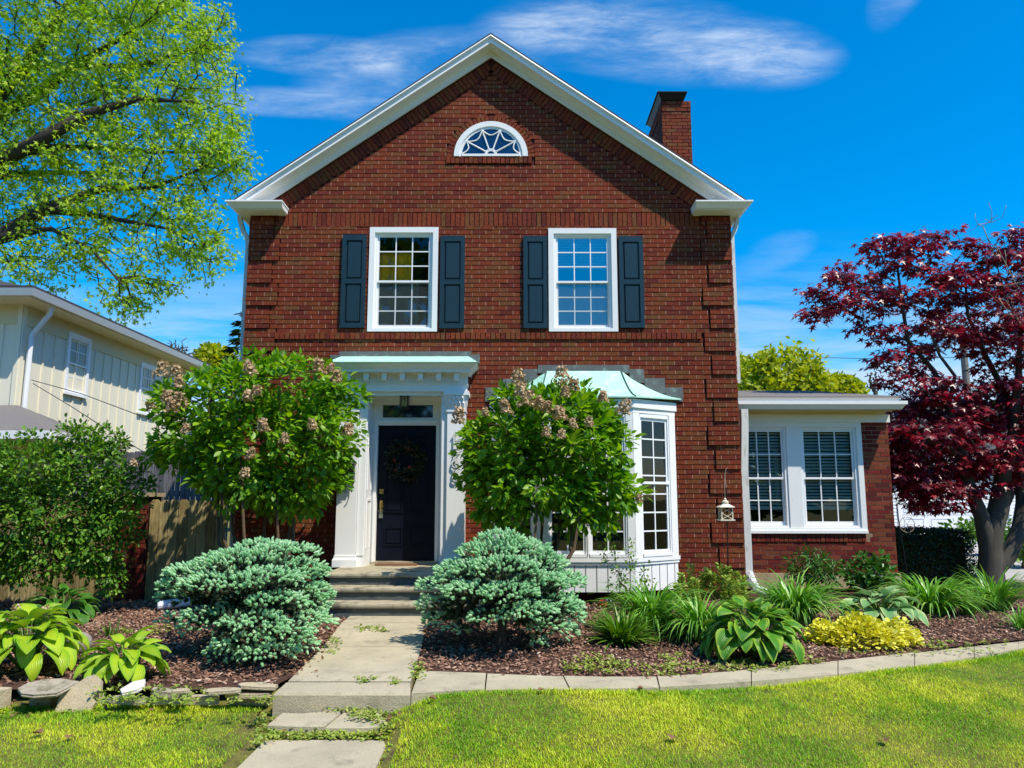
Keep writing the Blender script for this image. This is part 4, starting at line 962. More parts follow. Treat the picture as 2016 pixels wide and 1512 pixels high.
def sheet(name, xs, ys_of, zf, m, drop=0.0):
    """a height field; ys_of(x) gives the rows at one x"""
    V = []; nx = len(xs)
    for x in xs:
        ys = ys_of(x); V.append(np.stack([np.full(len(ys), x), ys, zf(np.full(len(ys), x), ys) - drop], 1))
    k = len(V[0]); V = np.concatenate(V); f = []
    for i in range(nx - 1):
        for j in range(k - 1): f.append((i * k + j, (i + 1) * k + j, (i + 1) * k + j + 1, i * k + j + 1))
    me = bpy.data.meshes.new(name); me.from_pydata(V.tolist(), [], f); me.update(); return link_mesh(name, me, m, smooth=True)
def ground_z(x, y):
    return np.where(y < yc(np.asarray(x)) + .05, np.where(np.abs(x) < 40, lawn_z(x, np.minimum(y, yc(np.asarray(x)))) - .05, -.28), np.where(y < 12.2, bed_z(x, y) - .05, 0.02))
gx = np.concatenate([[-600, -200, -80, -40], np.arange(-20, 22.1, 1.0), [40, 80, 200, 600]])
tag(sheet('ground', gx, lambda x: np.concatenate([[-600, -200, -60, -20, -5, 0], np.arange(1, 13, .5), [14, 20, 40, 100, 300, 900]]), ground_z, M['turf'], .02), kind='structure')
lx_ = np.concatenate([np.arange(-14, LWL, .3), [LWL - .005, LWL + .005], np.arange(LWL + .1, 13, .15)])
tag(sheet('lawn', lx_, lambda x: np.concatenate([np.arange(-8, 3, .8), np.linspace(3.2, float(yc(np.array(x))) + .02, 34)]), lawn_z, M['turf']), kind='structure')
bx_ = np.arange(-9.5, 9.6, .12)
tag(sheet('mulch_bed', bx_, lambda x: np.linspace(float(yc(np.array(x))) + .10 if x < LWL else float(np.interp(x, cbx, cby)) - .03, 12.9, 52), bed_z, M['soil']), kind='structure')
# curb: a string of cast lengths along the curve
mb = MB(); N = 13
cl = [0]
for a, b in zip(CURB_F[:-1], CURB_F[1:]): cl.append(cl[-1] + (b - a).length)
def curb_at(s): return (np.interp(s, cl, cfx), np.interp(s, cl, cfy)), (np.interp(s, cl, cbx), np.interp(s, cl, cby))
for s0, s1 in [(0.004, .60), (.612, 1.30), (1.312, 2.05), (2.06, 2.9), (2.91, 3.8), (3.81, 4.7), (4.71, 5.6), (5.61, 6.6), (6.61, 8.0)]:
    for k in range(4):
        a, b = s0 + (s1 - s0) * k / 4, s0 + (s1 - s0) * (k + 1) / 4; (f0, b0), (f1, b1) = curb_at(a), curb_at(b)
        z = .004 + .004 * math.sin(s0 * 7) + .1 * max(0, (f0[1] - 7) / 2.8) ** 2; zz = z + .004
        mb.hexa([(*f0, -.12), (*f1, -.12), (*b1, -.12), (*b0, -.12)], [(*f0, z), (*f1, z), (*b1, zz), (*b0, zz)])
tag(mb.build('curb', M['concrete']), kind='structure')
# upper walk between the steps and the slab
wl = [G(686, 1217), G(678, 1222), G(628, 1286), G(566, 1345, .0)]; wr = [G(842, 1217), G(841, 1225), G(826, 1290), G(808, 1345, .0)]
mb = MB()
def slab(mb, q, t=.10, dz=.0):
    mb.hexa([(p.x, p.y, p.z - t) for p in q], [(p.x, p.y, p.z + dz) for p in q])
mid = lambda a, b, t: a.lerp(b, t)
def wedge(t, side):
    w_ = wl if side else wr; y = 9.92 + (6.87 - 9.92) * t
    pts = sorted(w_, key=lambda p: p.y); x = np.interp(y, [p.y for p in pts], [p.x for p in pts]); return Vector((x, y, zg(y) + .012))
for t0, t1 in ((0, .165), (.170, .56), (.564, 1.0)): slab(mb, [wedge(t1, 1), wedge(t1, 0), wedge(t0, 0), wedge(t0, 1)])
tag(mb.build('walkway', M['concrete']), kind='structure')
q = [G(537, 1367, 0.0), G(808, 1367, 0.0), G(808, 1346, 0.0), G(564, 1346, 0.0)]
mb = MB(); mb.hexa([(p.x, p.y + (.012 if i < 2 else 0), -.20) for i, p in enumerate(q)], [(p.x, p.y + (.012 if i < 2 else 0), -.012) for i, p in enumerate(q)])
mb.hexa([(q[0].x + .0, q[0].y + .012, -.012), (q[1].x, q[1].y + .012, -.012), (q[2].x, q[2].y, -.012), (q[3].x, q[3].y, -.012)], [(q[0].x + .01, q[0].y + .024, .006), (q[1].x - .004, q[1].y + .024, .006), (q[2].x - .004, q[2].y, .010), (q[3].x, q[3].y, .010)])
tag(mb.build('step_slab', M['concrete'], loc=(-1.45, 6.72, -.2)), 'thick aggregate concrete step slab at the front end of the walkway', 'step')
LS = -.135
def flat_slab(pxs, z, t, label, m='concrete'):
    pts = [G(px, py, z) for px, py in pxs]; c = sum(pts, Vector()) / len(pts); mb = MB(); n = len(pts)
    lo_ = [(p.x, p.y, z - t) for p in pts]; hi = [((p.x - c.x) * .985 + c.x, (p.y - c.y) * .97 + c.y, z + random.uniform(-.005, .006)) for p in pts]; md = [(p.x, p.y, z - .010) for p in pts]
    mb.add(lo_ + md + hi, [tuple(range(n - 1, -1, -1)), tuple(range(2 * n, 3 * n))] + [(i, (i + 1) % n, (i + 1) % n + n, i + n) for i in range(n)] + [(i + n, (i + 1) % n + n, (i + 1) % n + 2 * n, i + 2 * n) for i in range(n)])
    return tag(mb.build('stepping_slab', M[m], loc=(c.x, c.y, z - t)), label, 'paving slab')
flat_slab([(527, 1426), (580, 1428), (638, 1428), (655, 1416), (672, 1402), (640, 1401), (590, 1404), (556, 1404)], LS, .055, 'left half of the cracked concrete slab, below the step slab')
flat_slab([(641, 1431), (700, 1431), (768, 1429), (757, 1416), (744, 1402), (700, 1401), (678, 1403), (660, 1415)], LS - .006, .06, 'right half of the cracked concrete slab, with weeds growing on it')
flat_slab([(548, 1400), (620, 1399), (690, 1396), (720, 1393.5), (640, 1392), (556, 1393)], LS + .002, .03, 'thin stone strip wedged between the step slab and cracked slabs', 'flag')
mb = MB(); q = [G(470, 1640, -.2), G(850, 1640, -.2), G(766, 1458, -.2), G(523, 1458, -.2)]; q[0] = Vector((q[3].x + .0, 1.0, -.2)); q[1] = Vector((q[2].x + .02, 1.0, -.2))
for t0, t1 in ((0, .62), (.624, .80), (.803, 1)): 
    a, b, c_, d_ = mid(q[0], q[3], t0), mid(q[1], q[2], t0), mid(q[1], q[2], t1), mid(q[0], q[3], t1); mb.hexa([(p.x, p.y, -.32) for p in (a, b, c_, d_)], [(p.x, p.y, -.196) for p in (a, b, c_, d_)])
tag(mb.build('path', M['concrete']), kind='structure'); PATHX = (q[3].x, q[2].x, q[3].y)
# flagstones of the low edging on the left
def stone(px0, px1, py0, py1, zt, t, label, m, tilt=0.0, roll=0.0, dep=None, n=9):
    pc, Lx = G((px0 + px1) / 2, py1, zt - t), None
    a, b = G(px0, py1, zt - t), G(px1, py1, zt - t); Lx = (b.x - a.x) / 2; cx, cy = (a.x + b.x) / 2, a.y
    back = G((px0 + px1) / 2, py0, zt).y; dy = dep or max(.10, back - cy); r = random.Random(label)
    pts = []
    for i in range(n):
        q = 2 * math.pi * (i + r.uniform(-.3, .3)) / n; k = r.uniform(.80, 1.06); e = 3
        ca, sa = math.cos(q), math.sin(q); s = (abs(ca) ** e + abs(sa) ** e) ** (-1 / e)
        pts.append((ca * s * Lx * k, dy / 2 + sa * s * dy / 2 * r.uniform(.82, 1.05)))
    Mr = Matrix.Translation((cx, cy, zt - t)) @ Matrix.Rotation(tilt, 4, 'X') @ Matrix.Rotation(roll, 4, 'Y'); mb = MB(Mr)
    lay = [(0, .96), (t * .35, 1.0), (t * .6, .97), (t, .985)]; V = []
    for z, k in lay: V += [(x * k * r.uniform(.98, 1.02), (y - dy / 2) * k + dy / 2, z + r.uniform(-.003, .003)) for x, y in pts]
    f = [tuple(range(n - 1, -1, -1)), tuple(range(3 * n, 4 * n))] + [(l * n + i, l * n + (i + 1) % n, (l + 1) * n + (i + 1) % n, (l + 1) * n + i) for l in range(3) for i in range(n)]
    mb.add(V, f); return tag(mb.build('flagstone', M[m], loc=(cx, cy, zt - t)), label, 'flagstone', 'flagstones edging the left bed')
stone(44, 106, 1365, 1394, -.05, .11, 'shadowed lower stone directly under the wide grey slab', 'flag_grey', n=8)
stone(9, 122, 1348, 1376, .005, .035, 'wide thin grey slab, largest flat stone of the edging', 'flag_grey', R(8), dep=.34)
stone(-30, 11, 1360, 1396, .00, .15, 'pale block at the left end of the stone edging', 'flag')
mb = MB(ident(*G(143, 1405, -.17)) @ Matrix.Rotation(R(-24), 4, 'X') @ Matrix.Rotation(R(3), 4, 'Z'))
mb.prism_xz([(-.145, .0), (.13, .0), (.155, .09), (.12, .12), (.165, .19), (.15, .26), (.085, .305), (.03, .285), (-.145, .15)], 0, .05)
tag(mb.build('flagstone', M['flag'], loc=G(143, 1405, -.17)), 'pale stone standing upright and leaning on the edging beside the wide grey slab', 'flagstone', 'flagstones edging the left bed')
stone(166, 199, 1370, 1384, -.07, .06, 'small mossy stone right of the upright leaning stone', 'flag')
stone(199, 288, 1370, 1388, -.04, .045, 'long dark-edged stone under the white tilted stone', 'flag_grey', R(2), R(2))
stone(206, 300, 1378, 1396, -.10, .06, 'shaded bottom stone beneath the long dark-edged stone', 'flag_grey', n=7)
stone(222, 273, 1347, 1371, .030, .03, 'bright white stone tilted on top of the edging', 'flag_white', R(9), R(-7), n=6)
stone(289, 362, 1374, 1387, -.05, .05, 'brownish layered stone in the middle of the bottom course', 'flag')
stone(285, 374, 1356, 1376, .0, .05, 'rough split stone with a dark underside, right of the white stone', 'flag_grey', R(4), R(5))
stone(334, 373, 1356, 1367, .035, .02, 'small pale chip lying on the rough split stone', 'flag', R(5), R(-4), n=6)
stone(363, 428, 1372, 1388, -.06, .06, 'pale low stone beside the brownish layered stone', 'flag', n=8)
stone(389, 473, 1354, 1369, .005, .03, 'thin stone with a black shadow gap under it', 'flag', R(2), R(-3))
stone(433, 536, 1362, 1376, -.035, .035, 'long grassy stone below the thin shadow-gap stone', 'flag')
stone(448, 532, 1375, 1390, -.09, .06, 'low stone at the right end next to the step slab', 'flag', n=8)
stone(462, 542, 1344, 1360, .022, .03, 'topmost right stone touching the concrete step slab', 'flag', R(2), R(3))
c_ = G(155, 1284); mb = MB(); mb.ball(c_ + Vector((0, 0, .08)), .125, .12, .115, 16, 10, .05); tag(mb.build('boulder', M['rock'], loc=c_, smooth=True), 'round brown field boulder half hidden behind the lime hosta', 'boulder')

# ---------------------------------------------------------------- grass, chips, weeds, fallen leaves
def in_walk(x, y):
    a = (x > PATHX[0] + .02) & (x < PATHX[1] + .0) & (y < PATHX[2] - .02)
    b = (x > -2.06) & (x < -.93) & (y > PATHX[2] + .10) & (y < 6.9)
    return a | b
NB = 950000
x = rng.uniform(-8.5, 10.0, NB); y = rng.uniform(4.1, 9.0, NB)
ok = (y < yc(x) + .015) & (np.abs(x) < .68 * y + 2.6) & ~in_walk(x, y); x, y = x[ok], y[ok]
edge = np.exp(-np.clip(np.abs(x + 1.45) - .62, 0, 1) / .10) * (y < 6.8); keep = rng.uniform(size=len(x)) > edge * .55; x, y = x[keep], y[keep]
gpos = np.stack([x, y, lawn_z(x, y) - .004], 1); n = len(x)
az_ = rng.uniform(0, 2 * math.pi, n); lean = rng.uniform(.1, 1.1, n)
d = np.stack([np.cos(az_) * lean, np.sin(az_) * lean, np.ones(n)], 1); nn = np.stack([np.cos(az_), np.sin(az_), np.zeros(n)], 1)
patch = .5 + .5 * np.sin(1.9 * x + 2.2 * np.sin(1.3 * y)) * np.sin(2.6 * y + x)
hgt = (.019 + .020 * rng.uniform(size=n)) * (.75 + .5 * patch); hgt *= 1 + .5 * (yc(x) - y < .12)
BL_ = ([(-.07, 0, 0), (.07, 0, 0), (.06, .5, .06), (-.06, .5, .06), (0, 1, .28)], [(0, 1, 2, 3), (3, 2, 4)])
tag(link_mesh('grass', scatter('grass', *BL_, gpos, frames(d, nn), hgt), M['grass']), kind='stuff')
NC = 52000
x = rng.uniform(-9.4, 9.5, NC); y = rng.uniform(6.6, 11.4, NC)
wlx = np.interp(y, [p.y for p in wl[::-1]], [p.x for p in wl[::-1]]); wrx = np.interp(y, [p.y for p in wr[::-1]], [p.x for p in wr[::-1]])
ybk = np.where(x < LWL, 6.86, np.interp(x, cbx, cby)); spill = rng.normal(size=NC) * .05
ok = (y > ybk + .02 + spill) & ~((x > wlx + .01 + spill * .6) & (x < wrx - .01 + spill * .6)) & ~((x > stx0 - .02) & (x < stx1 + .05) & (y > 9.8))
x, y, n = x[ok], y[ok], int(ok.sum()); cz = bed_z(x, y) + rng.uniform(.003, .022, n)
CH = ([(-.5, 0, 0), (.5, 0, 0), (.45, 1, 0), (-.4, .9, 0), (-.5, 0, .18), (.5, 0, .18), (.45, 1, .18), (-.4, .9, .18)], [(4, 5, 6, 7), (0, 1, 5, 4), (1, 2, 6, 5), (2, 3, 7, 6), (3, 0, 4, 7)])
a_ = rng.uniform(0, 6.28, n); d = np.stack([np.cos(a_), np.sin(a_), rng.normal(size=n) * .35], 1); nn = np.stack([rng.normal(size=n) * .4, rng.normal(size=n) * .4, np.ones(n)], 1)
Rm = frames(d, nn); Rm[:, :, 0] *= rng.uniform(.25, .6, n)[:, None]
tag(link_mesh('mulch_chips', scatter('mulch_chips', *CH, np.stack([x, y, cz], 1), Rm, rng.uniform(.018, .050, n)), M['chip']), kind='stuff')
wp = []
def weed_patch(px0, px1, py0, py1, k, z=None):
    for _ in range(k):
        c = G(random.uniform(px0, px1), random.uniform(py0, py1), z)
        for _ in range(random.randint(4, 9)): wp.append((c.x + random.gauss(0, .022), c.y + random.gauss(0, .022), c.z + random.uniform(.006, .03)))
for a in [(1110, 1260, 1302, 1328, 60), (1260, 1400, 1310, 1332, 55), (1140, 1210, 1290, 1315, 28), (1400, 1560, 1300, 1324, 60), (1560, 1640, 1292, 1308, 20), (1650, 1990, 1262, 1290, 60), (1300, 1345, 1285, 1310, 14), (810, 830, 1310, 1340, 26),
          (700, 760, 1236, 1246, 26), (230, 260, 1240, 1250, 10), (290, 330, 1232, 1250, 14), (640, 668, 1255, 1290, 24), (150, 400, 1356, 1372, 34), (190, 540, 1376, 1390, 60), (700, 790, 1338, 1350, 16)]: weed_patch(*a)
for a in [(530, 775, 1436, 1458, 190, -.2), (690, 745, 1396, 1420, 34, -.13), (640, 700, 1394, 1402, 16, -.13), (745, 800, 1378, 1440, 70, -.16), (500, 530, 1400, 1470, 30, -.18), (770, 815, 1440, 1500, 40, -.2)]: weed_patch(*a)
wp = np.array(wp); n = len(wp); tag(link_mesh('weeds', scatter('weeds', *LEAF, wp, frames(rnd_dirs(n) * [1, 1, .35] + [0, 0, .15], rnd_dirs(n) * .5 + [0, 0, 1]), rng.uniform(.018, .045, n)), M['lf_weed']), kind='stuff')
lp_ = []
for a in [(0, 120, 1375, 1412, 70, -.16), (110, 330, 1388, 1412, 110, -.165), (400, 470, 1376, 1400, 20, -.165), (760, 795, 1376, 1420, 36, -.15), (540, 600, 1420, 1450, 12, -.18), (60, 400, 1300, 1345, 40), (560, 640, 1300, 1340, 40)]:
    for _ in range(a[4]): c = G(random.uniform(a[0], a[1]), random.uniform(a[2], a[3]), a[5] if len(a) > 5 else None); lp_.append((c.x, c.y, c.z + random.uniform(.008, .03)))
lp_ = np.array(lp_); n = len(lp_); tag(link_mesh('leaf_litter', scatter('leaf_litter', *LEAF, lp_, frames(rnd_dirs(n) * [1, 1, .3], rnd_dirs(n) * .6 + [0, 0, 1]), rng.uniform(.03, .06, n)), M['dead']), kind='stuff')
for px, py, s, lab in [(1326, 1467, .07, 'curled brown leaf lying on the lawn nearest the bottom right'), (1741, 1452, .065, 'dark dead leaf on the lawn under the golden plant'), (851, 1408, .06, 'pale dead leaf on the lawn just right of the cracked slabs'), (1066, 1397, .05, 'small tan leaf on the lawn below the right spruce'),
                       (1262, 1389, .05, 'tan leaf on the lawn edge beyond the curled leaf'), (74, 1442, .07, 'rusty leaf on the left lawn below the upright stone'), (136, 1448, .05, 'small brown leaf beside the rusty leaf on the left lawn'), (1538, 1359, .05, 'small dark leaf on the lawn by the curb'), (745, 1436, .06, 'reddish leaf on the path edge by the cracked slab')]:
    c = G(px, py, -.13); c.z = float(lawn_z(c.x, c.y)) + .035; mb = MB(ident(*c) @ Matrix.Rotation(random.uniform(0, 6), 4, 'Z') @ Matrix.Rotation(R(random.uniform(-14, 14)), 4, 'X'))
    mb.add([(x_ * s * 1.2, (y_ - .5) * s, abs(x_) * s * .7) for x_, y_ in [(-.0, 0), (.42, .2), (.5, .55), (.25, .85), (0, 1), (-.25, .85), (-.5, .55), (-.42, .2)]], [(0, 1, 2, 3, 4), (0, 4, 5, 6, 7)])
    tag(mb.build('fallen_leaf', M['dead'], loc=c), lab, 'leaf', 'fallen leaves on the lawn')
# ---------------------------------------------------------------- plants
def skeleton(paths):
    """joined branch paths: each path after the first starts from the nearest node of those before it"""
    N, Pp, Rr = [], [], []
    for path in paths:
        prev = -1
        for i, (p, r) in enumerate(path):
            p = np.array(p, float)
            if i == 0 and N:
                prev = int(np.argmin([np.linalg.norm(p - q) for q in N])); continue
            if prev >= 0:
                a = N[prev]; k = max(1, int(np.linalg.norm(p - a) / .35))
                for j in range(1, k): N.append(a + (p - a) * j / k); Pp.append(prev); Rr.append(Rr[prev] + (r - Rr[prev]) * j / k if j else r); prev = len(N) - 1
            N.append(p); Pp.append(prev); Rr.append(r); prev = len(N) - 1
    return N, Pp, Rr
def grow(paths, attractors, step=.3, wob=.14, straight=.15):
    N, Pp, Rr = skeleton(paths); n = len(N); cap = n + 80 * len(attractors)
    arr = np.zeros((cap, 3)); dep = np.zeros(cap); arr[:n] = N
    for i in range(n): dep[i] = 0 if Pp[i] < 0 else dep[Pp[i]] + np.linalg.norm(arr[i] - arr[Pp[i]])
    par = list(Pp); mr = list(Rr); n0 = n
    dm = np.min(np.linalg.norm(attractors[:, None, :] - arr[None, :n0], axis=2), axis=1)
    for k in np.argsort(dm):
        a = attractors[k]; d = np.linalg.norm(arr[:n] - a, axis=1); j = int(np.argmin(d + straight * dep[:n])); L = d[j]
        m = max(1, int(L / step)); p0 = arr[j].copy(); prev = j; off = rng.normal(size=3) * L * wob
        for i in range(1, m + 1):
            t = i / m; q = p0 + (a - p0) * t + off * (4 * t * (1 - t)) * .5; arr[n] = q; dep[n] = dep[prev] + np.linalg.norm(q - arr[prev]); par.append(prev); mr.append(0); prev = n; n += 1
    return arr[:n], np.array(par), np.array(mr)
def wood(name, nodes, par, mr, rtip, m, parent, power=2.3, sides=7):
    n = len(nodes); kids = [[] for _ in range(n)]
    for i in range(n):
        if par[i] >= 0: kids[par[i]].append(i)
    tot = np.zeros(n); order = []; st = [i for i in range(n) if par[i] < 0]
    while st: i = st.pop(); order.append(i); st += kids[i]
    for i in reversed(order): tot[i] = max(1, sum(tot[c] for c in kids[i]))
    rad = np.maximum(rtip * tot ** (1 / power), mr) if mr is not None else rtip * tot ** (1 / power)
    if mr is not None and mr.max() > 0: rad = np.where(mr > 0, mr, np.minimum(rad, mr.max() * .5))
    mb = MB(); stack = [(i, []) for i in range(n) if par[i] < 0]
    while stack:
        i, chain = stack.pop()
        while True:
            chain.append(i)
            if not kids[i]: break
            ks = sorted(kids[i], key=lambda c: -rad[c] * 1e3 - tot[c])
            for c in ks[1:]: stack.append((c, [i]))
            i = ks[0]
        if len(chain) > 1:
            rr = [rad[c] for c in chain]; rr[0] = min(rr[0], rr[1] * 1.25)
            mb.tube([nodes[c] for c in chain], rr, sides if rr[0] > rtip * 4 else 4, cap=False)
    return mb.build(name, M[m], parent, smooth=True)
def in_lobes(lobes, k, depth, Y):
    """points in a set of picture-shaped lobes (px, py, rx, ry) standing at depth Y"""
    A = np.array([l[2] * l[3] for l in lobes]); A = A / A.sum(); out = []
    for l, n in zip(lobes, np.maximum(3, (A * k)).astype(int)):
        yy = Y + (l[4] if len(l) > 4 else 0)
        c = P(l[0], l[1], yy); e = P(l[0] + l[2], l[1] - l[3], yy); rx, rz = abs(e.x - c.x), abs(e.z - c.z); u = rnd_dirs(n) * (rng.uniform(.25, 1, (n, 1)) ** .5)
        out.append(np.array(c) + u * [rx, min(depth, max(rx, rz)), rz])
    return np.concatenate(out)
def tufts(tips, k, spread, center, droop=.2, up=.7, outw=.6):
    """leaf positions and directions in sprays round twig tips"""
    n = len(tips) * k; base = np.repeat(tips, k, 0); d = rnd_dirs(n); o = unit(base - center)
    pos = base + d * spread * rng.uniform(.2, 1, (n, 1)); dirs = unit(d + o * outw + np.array([0, 0, -droop])); nor = unit(np.array([0, 0, up]) + o * .45 + rng.normal(size=(n, 3)) * .45)
    return pos, dirs, nor
def flower_head(parent, c, r, h, k=120, lean=None):
    r = r * 1.3; h = h * 1.15; u = rnd_dirs(k); t = rng.uniform(0, 1, k); rad = r * (1 - .55 * t) * np.sqrt(rng.uniform(.45, 1, k)); a = rng.uniform(0, 6.28, k)
    ax = unit(np.array(lean if lean is not None else [0, -.25, 1], float))
    pos = np.array(c) + np.stack([np.cos(a) * rad, np.sin(a) * rad, (t - .4) * h], 1) + ax * ((t - .4) * h)[:, None] * [1, 1, 0]
    o = np.stack([np.cos(a), np.sin(a), .5 * np.ones(k)], 1)
    link_mesh('flower_head', scatter('flower_head', *ROUND, pos, frames(rnd_dirs(k), o + rnd_dirs(k) * .5), rng.uniform(.022, .036, k) * min(1.2, r / .07)), M['flower_dry'], parent)
def hydrangea(base, lobes, Y, label, flowers, tips=430, stems=8):
    c = np.mean([np.array(P(l[0], l[1], Y)) for l in lobes], axis=0)
    t = thing('hydrangea_shrub', base, label, 'shrub', 'hydrangeas beside the front door')
    at = in_lobes(lobes, tips, .75, Y); paths = []
    for i in range(stems):
        a = 2 * math.pi * i / stems + random.uniform(-.2, .2); b = np.array(base) + [.07 * math.cos(a), .06 * math.sin(a), 0]; q = c + [.55 * math.cos(a) * random.uniform(.6, 1.3), .4 * math.sin(a), random.uniform(-.5, -.1)]; m_ = (b + q) / 2 + [.10 * math.cos(a), .08 * math.sin(a), 0]
        paths.append([(b, .030), (b + [0.10 * math.cos(a), .06 * math.sin(a), .30], .027), (m_ + [.10 * math.cos(a), 0, 0], .021), (q, .013)])
    nodes, par, mr = [], [], []
    N, Pq, Mr = grow(paths[:1], at[:1]); 
    # several stems from one crown: grow on a joined skeleton
    joined = [paths[0]] + [[(paths[0][0][0], .03)] + p for p in paths[1:]]
    N, Pq, Mr = grow(joined, at, .14, .10, .10)
    wood('stems', N, Pq, Mr, .003, 'twig_brown', t, 2.2, 6)
    pos, d, nn = tufts(at, 15, .115, c, .15, .9, .7); n = len(pos)
    link_mesh('leaves', scatter('leaves', *LEAF, pos, frames(d, nn), rng.uniform(.075, .14, n)), M['lf_hyd'], t)
    for px, py, r in flowers:
        l = min(lobes, key=lambda l: ((px - l[0]) / l[2]) ** 2 + ((py - l[1]) / l[3]) ** 2); q = 1 - ((px - l[0]) / l[2]) ** 2 - ((py - l[1]) / l[3]) ** 2
        flower_head(t, P(px, py, Y - .30 - .60 * math.sqrt(max(.02, min(1, q)))), r, r * 2.0, 130, [random.uniform(-.4, .4), -.4, 1])
    return t
YH1, YH2 = 10.25, 9.95
hydrangea(G(503, 1216), [(430, 800, 125, 80), (560, 760, 130, 65), (640, 850, 75, 105), (520, 880, 170, 75), (370, 870, 75, 60), (600, 950, 80, 55), (480, 960, 90, 45), (340, 800, 45, 45), (500, 715, 35, 22), (690, 770, 28, 22), (310, 905, 30, 20), (560, 1000, 45, 22), (450, 930, 80, 50), (540, 960, 80, 50)], YH1,
          'large hydrangea shrub with dried flower heads, left of the front door',
          [(318, 730, .085), (347, 733, .07), (352, 755, .055), (328, 783, .06), (353, 788, .07), (338, 800, .065), (298, 802, .055), (492, 726, .065), (628, 722, .07), (651, 727, .05), (662, 744, .06), (518, 840, .06), (615, 837, .05), (560, 864, .045), (684, 846, .055), (488, 780, .055), (493, 893, .05), (263, 912, .04), (482, 932, .05), (365, 845, .045), (505, 770, .05)], 640)
hydrangea(G(1042, 1226), [(1060, 830, 110, 65), (1000, 880, 95, 70), (1130, 880, 110, 80), (968, 950, 50, 60), (1000, 1010, 70, 30), (1060, 950, 130, 60), (1180, 960, 70, 65), (1120, 800, 60, 40), (1170, 820, 45, 40), (1030, 795, 60, 30), (1235, 975, 30, 22), (935, 838, 24, 14), (925, 935, 18, 24), (1150, 1020, 60, 28), (990, 1000, 50, 25)], YH2,
          'hydrangea shrub with dried flower heads in front of the bay window',
          [(1020, 745, .08), (1026, 772, .075), (1106, 742, .095), (1130, 760, .06), (1112, 772, .05), (1036, 787, .075), (1062, 795, .06), (1078, 802, .05), (995, 803, .065), (1102, 815, .065), (902, 820, .075), (1187, 783, .055), (1229, 804, .075), (1128, 834, .045), (1160, 832, .045), (1075, 852, .045), (1106, 855, .04), (1258, 982, .035), (955, 812, .04)], 620)

# blue spruces
def shoot_template():
    r = np.random.default_rng(3); V, F = [], []; n = 84
    for i in range(n):
        t = .08 + .92 * i / n; a = i * 2.4; up = .75 + .35 * t; q = np.array([math.cos(a), up, math.sin(a)]); q /= np.linalg.norm(q); s = np.array([-math.sin(a), 0, math.cos(a)]) * .05
        b = np.array([0, t * .85, 0]) + np.array([math.cos(a), 0, math.sin(a)]) * .13; L = .27 * (1 - .30 * t); k = len(V); V += [tuple(b - s), tuple(b + s), tuple(b + q * L)]; F.append((k, k + 1, k + 2))
    k = len(V); m = 6
    for z, rr in ((0, .10), (.3, .22), (.75, .19), (1.02, .05)): V += [(rr * math.cos(6.283 * j / m), z, rr * math.sin(6.283 * j / m)) for j in range(m)]
    for l in range(3): F += [(k + l * m + j, k + l * m + (j + 1) % m, k + (l + 1) * m + (j + 1) % m, k + (l + 1) * m + j) for j in range(m)]
    return V, F
SHOOT = shoot_template()
def spruce(base, pads, Y, label, nsh, trunk_lean=(0, 0), gap=None):
    t = thing('blue_spruce', base, label, 'conifer', 'dwarf blue spruces beside the walkway')
    P_, D_, U_ = [], [], []; pc = []
    A = sum(p[2] * p[3] for p in pads); c0 = np.array(base) + [0, 0, .45]
    for px, py, rx, ry, dy in pads:
        dy *= 1.35; c = np.array(P(px, py, Y + dy)); ry *= .86; e = P(px + rx, py - ry, Y + dy); r = np.array([abs(e.x - c[0]), max(abs(e.x - c[0]) * .85, .2), abs(e.z - c[2])]); pc.append(c)
        n = int(nsh * rx * ry / A); u = rnd_dirs(n); u[:, 2] = np.abs(u[:, 2]) * np.where(rng.uniform(size=n) < .88, 1, -.5); u = unit(u); k = rng.uniform(.80, 1.03, (n, 1))
        pos = c + u * r * k; o = unit((pos - c0) * [1, 1, .8]); P_.append(pos); D_.append(unit(u * .45 + o * .75 + rng.normal(size=(n, 3)) * .30 + [0, 0, .15])); U_.append(k[:, 0])
    pos, d = np.concatenate(P_), np.concatenate(D_); n = len(pos)
    link_mesh('shoots', scatter('shoots', *SHOOT, pos, frames(d, rnd_dirs(n)), rng.uniform(.036, .060, n)), M['needle'], t)
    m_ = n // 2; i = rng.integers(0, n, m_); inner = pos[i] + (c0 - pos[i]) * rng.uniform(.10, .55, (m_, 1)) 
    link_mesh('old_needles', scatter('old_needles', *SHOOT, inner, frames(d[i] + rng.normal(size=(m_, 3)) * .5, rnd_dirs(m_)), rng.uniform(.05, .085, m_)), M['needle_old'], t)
    b = np.array(base); at = np.concatenate([np.array(pc), pos[rng.integers(0, n, 160)] * .9 + c0 * .1])
    N, Pq, Mr = grow([[(b - [0, 0, .05], .06), (b + [trunk_lean[0] * .5, trunk_lean[1], .2], .05), (b + [trunk_lean[0], trunk_lean[1], .55], .03)]], at, .12, .12, .1)
    wood('trunk', N, Pq, Mr, .004, 'bark_dark', t, 2.2, 6)
    return t
